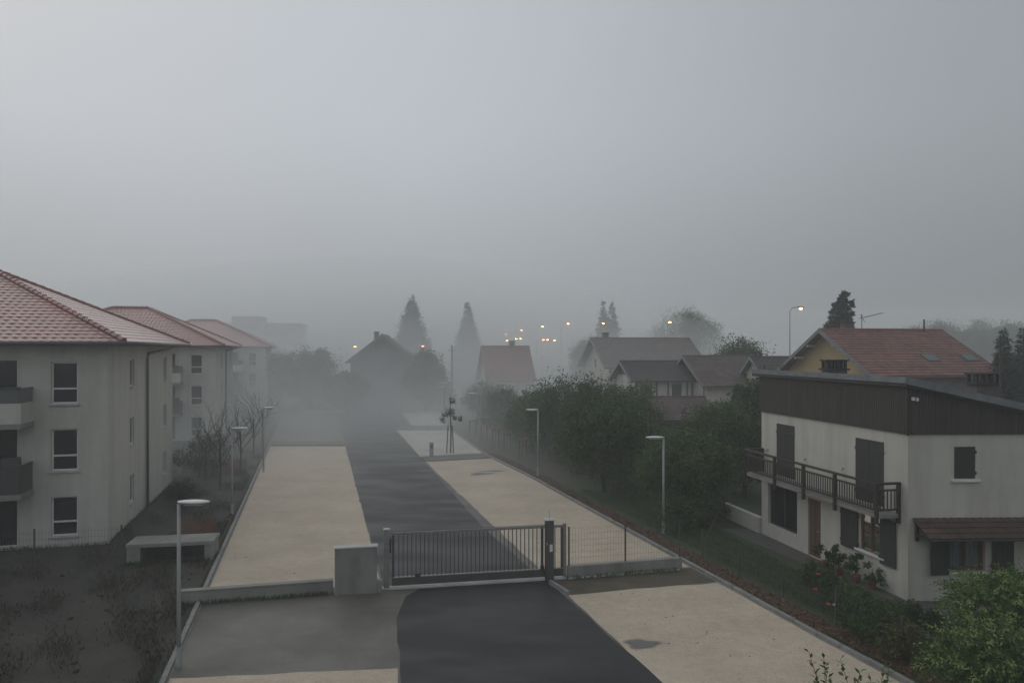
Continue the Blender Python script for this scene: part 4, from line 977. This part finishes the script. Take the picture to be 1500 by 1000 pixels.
# clipped low hedge line under them (dark)
def hedge(label, p0, p1, h, d, n, m_, seed, group=None, leaf=.12, name='hedge'):
    a, b = Vector((*p0,0)), Vector((*p1,0)); L = (b-a).length; t = thing(name, label, 'hedge', a, math.atan2(b.y-a.y,b.x-a.x), group)
    k = max(2, int(L/1.2)); r = np.random.default_rng(seed)
    bl = [((L*(i+.5)/k, r.normal()*.08, h*.5), (L/k*.75, d, h*.5*(.9+.2*r.random()))) for i in range(k)]
    st_ = MB()
    for i in range(k): st_.tube([(L*(i+.5)/k,0,0),(L*(i+.5)/k+r.normal()*.1,r.normal()*.1,h*.8)], [.04,.015], 5, False)
    st_.build('stems', M['bark'], t, kind='stuff'); link('foliage', leaf_cloud('foliage', bl, n, leaf, leaf*.5, seed, shell=.55), M[m_], t)
hedge('long dark hedge behind the stake frames along right kerb', (6.5,37), (-1.7,68), 2.6, .9, 20000, 'leaf_dark', 3, leaf=.13)
hedge('dark hedge closing the far end of the lot', (-27,96.5), (-7.4,93.0), 3.0, 1.0, 9000, 'leaf_dark', 5, leaf=.22)
hedge('low dark planting between lamp and white house', (6.6,30.5), (9.2,33.8), 1.4, .8, 4500, 'leaf_dark', 7)

# far trees in the fog
conifer('fir_tree', 'big blurred fir in the fog left of centre', ((603-750)/F*118,118), 16.4, 5.4, 26000, 1, .8, .24)
conifer('fir_tree', 'narrow tall fir left of the steep red roof', ((685-750)/F*128,128), 16.2, 3.9, 18000, 2, .8, .22)
conifer('fir_tree', 'left one of the twin fir tops above the large roof', ((884-750)/F*136,136), 16.9, 3.1, 12000, 3, .7, .2)
conifer('fir_tree', 'right one of the twin fir tops above the large roof', ((897-750)/F*138,138), 17.0, 2.9, 12000, 4, .7, .2)
conifer('fir_tree', 'left dark fir at the right edge beside the aerial', ((1470-750)/F*47,47), 9.1, 2.0, 20000, 5, .4, .10)
conifer('fir_tree', 'dark fir cut by the right edge of the view', ((1499-750)/F*49,49), 9.3, 2.2, 20000, 6, .4, .10)
ft = [(1000,138,14.6,8.0,'large hazy tree rising over the foggy roofs'),(1085,78,8.4,3.6,'dim tree over the grey roof'),(868,112,9.0,3.6,'pale round tree beside the large house'),
 (455,92,7.4,4.6,'wide foggy tree left of the grey gable'),(405,100,6.8,4.0,'foggy tree beside the farthest white block'),(508,88,4.6,2.8,'low foggy shrub tree at the far end'),(625,90,7.3,3.0,'leafy tree right of the grey gable'),
 (930,84,5.6,3.0,'hazy tree left of the half timbered chalet'),(1125,47,6.0,2.2,'dark tree against the cladding of the white house')]
for i, (u, Y, h, w_, lab) in enumerate(ft):
    tree('broadleaf_tree', lab, 'tree', ((u-750)/F*Y, Y), round_blobs(h, w_, 40+i), 40000, .20, .12, M['leaf_dark'], 60+i, h*.5, .18, 'trees fading into the fog')
for i, (u, h, w_) in enumerate(((1335,11.3,4.5),(1372,12.0,5.0),(1408,11.0,4.0),(1440,12.3,5.2),(1300,10.8,4.5),(1485,11.8,5))):
    Y = 235; h = 7.7+(h-7.7)*Y/128; w_ *= Y/128; tree('distant_tree', ['leftmost but one of the pale far trees right of the chimney','pale far tree over the middle of the red roof','small pale far tree behind the hip of the red roof','tallest pale far tree beside the dark firs','leftmost pale far tree above the ochre ridge','rightmost pale far tree behind the dark firs'][i],
      'tree', ((u-750)/F*Y, Y), round_blobs(h, w_, 80+i), 26000, .42, .26, M['leaf_dark'], 90+i, h*.5, .2, 'pale far trees behind the red roof')
# cypress leaning outline behind the ochre house
bl = [((-.85+.17*k, 0, 5.2+.72*k), (1.75-.13*k, 1.4-.08*k, .95)) for k in range(10)] + [((0,0,3.5),(1.6,1.5,2.5))]
tree('cypress', 'dark dense cypress with slanting top behind the ochre house chimney', 'tree', ((1226-750)/F*66, 66), bl, 26000, .30, .13, M['needle'], 33, 5, .2, shell=.6, down=-.5, clump=.12)

# bare young trees, shrubs on the left strip
for i, (u, Y, h, lab) in enumerate(((322,40,4.6,'bushy bare young tree beside the second white block'),(352,45,4.8,'bare sapling right of the second lamp post'),(371,52,5.0,'bare sapling in the middle of the left strip'),(384,58,5.2,'thin bare sapling near the small foggy lamp'),(301,43,3.6,'short bare tree in front of the second white block'))):
    t = thing('bare_tree', lab, 'tree', ((u-750)/F*Y, Y), 0, 'bare young trees on the left strip'); mb = MB(); r = np.random.default_rng(i+11)
    mb.tube([(0,0,0),(.04,.02,h*.3),(0,0,h*.55)], [.06,.05,.04], 6)
    for k in range(9 if i in (0,4) else 6): branch_mb(mb, (0,0,h*(.25+.04*k)), (math.cos(k*2.1)*.6,math.sin(k*2.1)*.6,1), h*.32, .025, 2, r, .45)
    mb.build('branches', M['twig'], t)
for i, (u, Y, h, w_, lab) in enumerate(((292,44,1.9,2.0,'brown green shrub below the bare trees'),(312,50,2.0,1.8,'dull shrub behind the orange safety net'),(270,36.5,1.0,1.0,'low shrub at the corner of the nearest block'))):
    tree('shrub', lab, 'shrub', ((u-750)/F*Y, Y), round_blobs(h, w_, 120+i), 3500, .11, .05, M['leaf_brown'], 130+i, h*.4, .04, 'dull shrubs between the blocks')

# ---------------------------------------------------------------- garden by the white house
def bush(name, label, loc, h, w_, seed, n_shoot, L, Wd, m, tipm=None, tips=0, core=2500, nl=12, cat='bush', ln=.5):
    r = np.random.default_rng(seed); t = thing(name, label, cat, loc)
    mb = MB()
    for k in range(9):
        a = k*.7; mb.tube([(math.cos(a)*.1,math.sin(a)*.1,0),(math.cos(a)*w_*.3,math.sin(a)*w_*.3,h*.45),(math.cos(a)*w_*.55,math.sin(a)*w_*.55,h*.75)], [.03,.02,.008], 5, False)
    bl = round_blobs(h*.93, w_*.95, seed)
    def shoots(n, rr, up):
        roots, dirs, lens = [], [], []
        for k in range(n):
            bb = bl[r.integers(0, len(bl))]; d = unit(r.normal(size=3)); d[2] = abs(d[2])*.9+.05 if r.random() < .8 else d[2]
            p = np.array(bb[0]) + d*np.array(bb[1])*rr; p[2] = max(p[2], .1)
            roots.append(p); dirs.append(unit(d*np.array([1,1,.7]) + np.array([0,0,up]))); lens.append(ln*(.6+.7*r.random()))
        return roots, dirs, lens
    me, stems = shoot_cloud('foliage', *shoots(n_shoot, .82, .35), nl, L, Wd, seed, .9)
    link('foliage', me, M[m], t)
    mb.v += []; mb.build('stems', M['twig'], t)
    link('inner_foliage', leaf_cloud('inner_foliage', bl, core, L*1.1, Wd*1.2, seed+1, shell=.2), M['leaf_dark'], t)  # core leaves coloured darker, painting in the shade deep in the bush
    if tips:
        me, s2 = shoot_cloud('fresh_shoots', *shoots(tips, .97, .8), nl, L*.95, Wd*.9, seed+2, .8); link('fresh_shoots', me, M[tipm], t)
    return t
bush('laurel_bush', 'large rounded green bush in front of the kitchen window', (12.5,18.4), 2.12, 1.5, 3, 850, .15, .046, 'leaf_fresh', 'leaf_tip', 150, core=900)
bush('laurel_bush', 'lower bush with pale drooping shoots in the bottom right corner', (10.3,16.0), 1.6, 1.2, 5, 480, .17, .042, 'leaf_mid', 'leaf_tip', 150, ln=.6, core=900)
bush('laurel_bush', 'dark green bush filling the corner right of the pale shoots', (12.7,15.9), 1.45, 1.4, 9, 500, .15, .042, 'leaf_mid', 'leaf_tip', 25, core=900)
# tall willow-like shrub whose tips reach into the bottom edge
t = thing('willow_shrub', 'thin upright leafy shoots poking up at the bottom edge', 'shrub', (4.78,10.0)); r = np.random.default_rng(12)
roots, dirs, lens = [], [], []
for k in range(34):
    x = r.uniform(-.42,.42); y = r.uniform(-.4,.4); roots.append((x, y, 1.78+.25*r.random())); dirs.append((x*.25+r.normal()*.08, y*.2, 1)); lens.append(1.05+.65*r.random()*(1.0-.5*abs(x)))
me, stems = shoot_cloud('foliage', roots, dirs, lens, 30, .17, .05, 21, .25); link('foliage', me, M['leaf_mid'], t)
for k in range(34): stems.tube([(roots[k][0]*.2,roots[k][1]*.2,0), roots[k]], [.018,.01], 4, False)
stems.build('stems', M['twig'], t, kind='stuff')
# flower bed shrubs between fence and path
sb = [(1262,20.2,.95,.75,'leaf_dark','dark shrub in the flower bed below the potted plants'),(1290,19.0,1.15,.85,'leaf_dark','larger dark shrub at the middle of the flower bed'),(1325,18.2,.95,.7,'leaf_yellow','yellowish shrub near the mulch edge'),
 (1248,21.6,.75,.6,'leaf_mid','light green shrub nearest the path'),(1222,22.4,.8,.6,'leaf_dark','dark rose shrub left of the fence post'),(1196,24.0,.7,.6,'leaf_dark','low dark shrub far along the flower bed'),(1345,20.6,.6,.8,'leaf_dark','low dark shrub left of the big bush'),(1310,20.8,.5,.6,'leaf_mid','low green shrub below the house corner')]
for i, (u, Y, h, w_, m_, lab) in enumerate(sb):
    o = tree('garden_shrub', lab, 'shrub', ((u-750)/F*Y, Y), round_blobs(h, w_, 150+i, low=.1), 3200, .075, .034, M[m_], 160+i, h*.4, .02, 'shrubs in the flower bed by the white house', part='foliage')
def flower(label, u, v, Y, m_):
    p = P(u, v, Y); t = thing('rose', label, 'flower', (p.x, p.y, 0)); MB().tube([(0,0,0),(.03,0,p.z*.5),(0,0,p.z)], .008, 5).build('stem', M['twig'], t)
    mb = MB(); r = np.random.default_rng(int(u))
    for k in range(14):
        a = k*2.4; e = .25+.055*k; c = Vector((math.cos(a)*.02,math.sin(a)*.02,p.z)); d = Vector((math.cos(a),math.sin(a),1.6-e*1.6)).normalized()*.05; s = d.cross(Vector((0,0,1))).normalized()*.026
        mb.quad(c-s*.5, c+s*.5, c+d+s, c+d-s)
    mb.build('petals', M[m_], t, fix=False)
for u, v, Y, m_, lab in ((1198,841,22.2,'petal','red rose highest on the bed by the path'),(1194,863,21.9,'petal','red rose below the highest one'),(1213,885,20.6,'petal','red rose next to the fence post'),(1223,886,20.6,'petal_white','small white rose right of the red one')): flower(lab, u, v, Y, m_)
for i, (u, v, h, m_, lab) in enumerate(((1209,834,.75,'leaf_dark','leftmost potted plant beside the brown door'),(1229,844,.8,'leaf_dark','second potted plant along the white wall'),(1254,855,.75,'leaf_mid','third potted plant in a terracotta pot under the window'),(1277,864,.62,'leaf_mid','rightmost potted plant in terracotta below the sill'))):
    p = G(u, v-2); t = thing('potted_plant', lab, 'plant', (*p,0), 0, 'potted plants along the white house wall')
    MB().tube([(0,0,.005),(0,0,.2),(0,0,.24),(0,0,.27)], [.10,.14,.15,.14], 12).build('pot', M['pot'], t); MB().tube([(0,0,.2),(.02,0,.26+h*.6)], .012, 5).build('stem', M['twig'], t)
    r = np.random.default_rng(i); bl = [((r.normal()*.12,r.normal()*.12,.22+h*q),(.17+.05*r.random(),.17,.13)) for q in (.05,.22,.42,.62,.85)]
    link('foliage', leaf_cloud('foliage', bl, 420, .11, .055, i+200, shell=.15, clump=.3), M[m_], t)
t = thing('garden_cane', 'slanting pale cane stuck in the lawn near the dark bushes', 'cane', P(1026,805,28.0)[:2])
a, b = P(1026,802,28.0), P(1051,752,28.6); MB().tube([(0,0,0),(b.x-a.x,b.y-a.y,b.z)], .014, 5).build('cane', M['stake'], t)

# ---------------------------------------------------------------- small uncountable ground cover
def scatter(name, poly_fn, n, L, Wd, m, seed, up=True):
    r = np.random.default_rng(seed); pts = poly_fn(r, n); n = len(pts)
    if up: d = unit(np.stack([r.normal(0,.35,n), r.normal(0,.35,n), np.ones(n)],1)); 
    else: d = unit(np.stack([r.normal(size=n), r.normal(size=n), r.normal(0,.25,n)],1))
    s = unit(np.cross(d, r.normal(size=(n,3)))); k = .5+r.random((n,1)); nn = unit(np.cross(d,s))
    if not up: pts[:,2] += .015
    o = link(name, leaf_mesh(name, pts, d*L*k, s*Wd*k, nn*Wd, .1), m, kind='stuff'); return o
def fn_lawn(r, n):
    y = 14 + 26*r.random(n)**1.4; x0 = np.array([KRx(q) for q in y])+1.3; x1 = np.minimum(x0+6.5, 12.07-.2037*(y-22.47)-1.6); x = x0+(x1-x0)*r.random(n); k = x1 > x0
    return np.stack([x[k],y[k],np.full(k.sum(),.004)],1)
scatter('grass', fn_lawn, 26000, .11, .012, M['grass'], 1)
def fn_mulch(r, n):
    y = 12 + 42*r.random(n)**1.8; x = np.array([KRx(q) for q in y])+.12+.85*r.random(n); return np.stack([x,y,np.full(n,.014)],1)
scatter('bark_chips', fn_mulch, 15000, .09, .035, M['chips'], 2, up=False)
def fn_weeds(r, n):
    y = 15 + 40*r.random(n)**1.3; c = r.integers(0, 60, n); cy = np.linspace(0,1,60)[c]; x = np.array([KLx(q) for q in y])-.3-9*r.random(n)**1.3
    k = (np.sin(x*1.3+2)*np.cos(y*.9) + .5*np.sin(x*3.1+y*2.3) + r.normal(0,.35,n)) > .2
    return np.stack([x[k],y[k],np.full(k.sum(),.004)],1)
scatter('weeds', fn_weeds, 70000, .15, .018, M['leaf_brown'], 3)
def fn_edges(r, n):
    segs = [((-10,22.0),(-5.7,23.0)),((1.9,24.5),(5.8,25.5)),((-15.85,28.9),(-19.3,42.3)),((-24,26.8),(-15.9,28.85)),((-13.8,26.1),(-11.2,26.6))] + [((x+.12,y),(x2+.12,y2)) for (x,y),(x2,y2) in zip(KR[2:-1],KR[3:])] + [((KLx(12)-.12,12),(KLx(30)-.12,30)),((KLx(30)-.12,30),(KLx(58)-.12,58))]
    k = r.integers(0, len(segs), n); c = r.random(n); c = np.round(c*26)/26 + r.normal(0,.012,n); a = np.array([q[0] for q in segs])[k]; b = np.array([q[1] for q in segs])[k]
    p = a + (b-a)*c[:,None]; p += r.normal(0,.05,p.shape); return np.stack([p[:,0],p[:,1],np.full(n,.01)],1)
scatter('weeds', fn_edges, 9000, .13, .014, M['grass'], 7)
def clods(r_seed, n):
    r = np.random.default_rng(r_seed); mb = MB()
    for k in range(n):
        y = 15.5+22*r.random()**1.3; x = KLx(y)-.35-8*r.random()**1.2; s = .02+.07*r.random()**3
        if x < -13.3 and y > 25.5: continue
        mb.ellip((x,y,s*.3), (s*(.8+.6*r.random()),s*(.8+.6*r.random()),s*.7), 6, 4)
    mb.build('rubble', M['earth'], kind='stuff')
clods(4, 420)

def pebbles(n):
    r = np.random.default_rng(9); mb = MB()
    for k in range(n):
        if r.random() < .5: y = 12+12*r.random(); x = 2.3+(24-y)*.3+(KRx(y)-2.6-(24-y)*.3)*r.random()
        else: y = 25+26*r.random(); x = ARx(y)+.3+(KRx(y)-ARx(y)-.4)*r.random() if r.random() < .5 else KLx(y)+.3+(ALx(y)-KLx(y)-.4)*r.random()
        q = .007+.016*r.random()**4; mb.ellip((x,y,.008+q*.3), (q*(1+r.random()),q,q*.6), 5, 3)
    mb.build('pebbles', M['island'], kind='stuff')
pebbles(500)

# ---------------------------------------------------------------- the air
hz = MB().box(-500,500,-500,500,-1.0,32.0); ho = hz.build('haze', None, kind='stuff')
hm = bpy.data.materials.new('haze_volume'); hm.use_nodes = True; hn, hl = hm.node_tree.nodes, hm.node_tree.links; hn.clear()
pv = hn.new('ShaderNodeVolumePrincipled'); pv.inputs['Color'].default_value = (.965,.985,.98,1); pv.inputs['Density'].default_value = HAZE_DENSITY; pv.inputs['Anisotropy'].default_value = 0.25
ou = hn.new('ShaderNodeOutputMaterial'); hl.new(pv.outputs[0], ou.inputs['Volume']); ho.data.materials.append(hm)

# the dense fog drifting over the far half of the lot: three nested banks, thickest near the ground
NR, NA = 24, 72
for sc_, zt_, dn_ in ((1.0, 31, .30), (.93, 24, .33), (.86, 17, .37)):
    fb = MB()
    for i in range(NR+1):
        q = i/NR; zt = zt_*(math.sqrt(1.03)-math.sqrt(q*q+.03))/(math.sqrt(1.03)-math.sqrt(.03))
        for k in range(NA):
            a = 2*math.pi*k/NA; rx = (120 if math.cos(a) > 0 else 200)*sc_; fb.v.append((-30+rx*q*math.cos(a), 188+160*sc_*q*math.sin(a), zt-.4))
    for i in range(NR):
        for k in range(NA): fb.f.append((i*NA+k, (i+1)*NA+k, (i+1)*NA+(k+1)%NA, i*NA+(k+1)%NA))
    fb.f.append(tuple(NR*NA+k for k in range(NA-1,-1,-1)))
    fo = fb.build('fog_bank', None, kind='stuff')
    fm = hm.copy(); fm.name = 'fog_volume'; fm.node_tree.nodes[pv.name].inputs['Density'].default_value = BANK_DENSITY*dn_; fo.data.materials.append(fm)
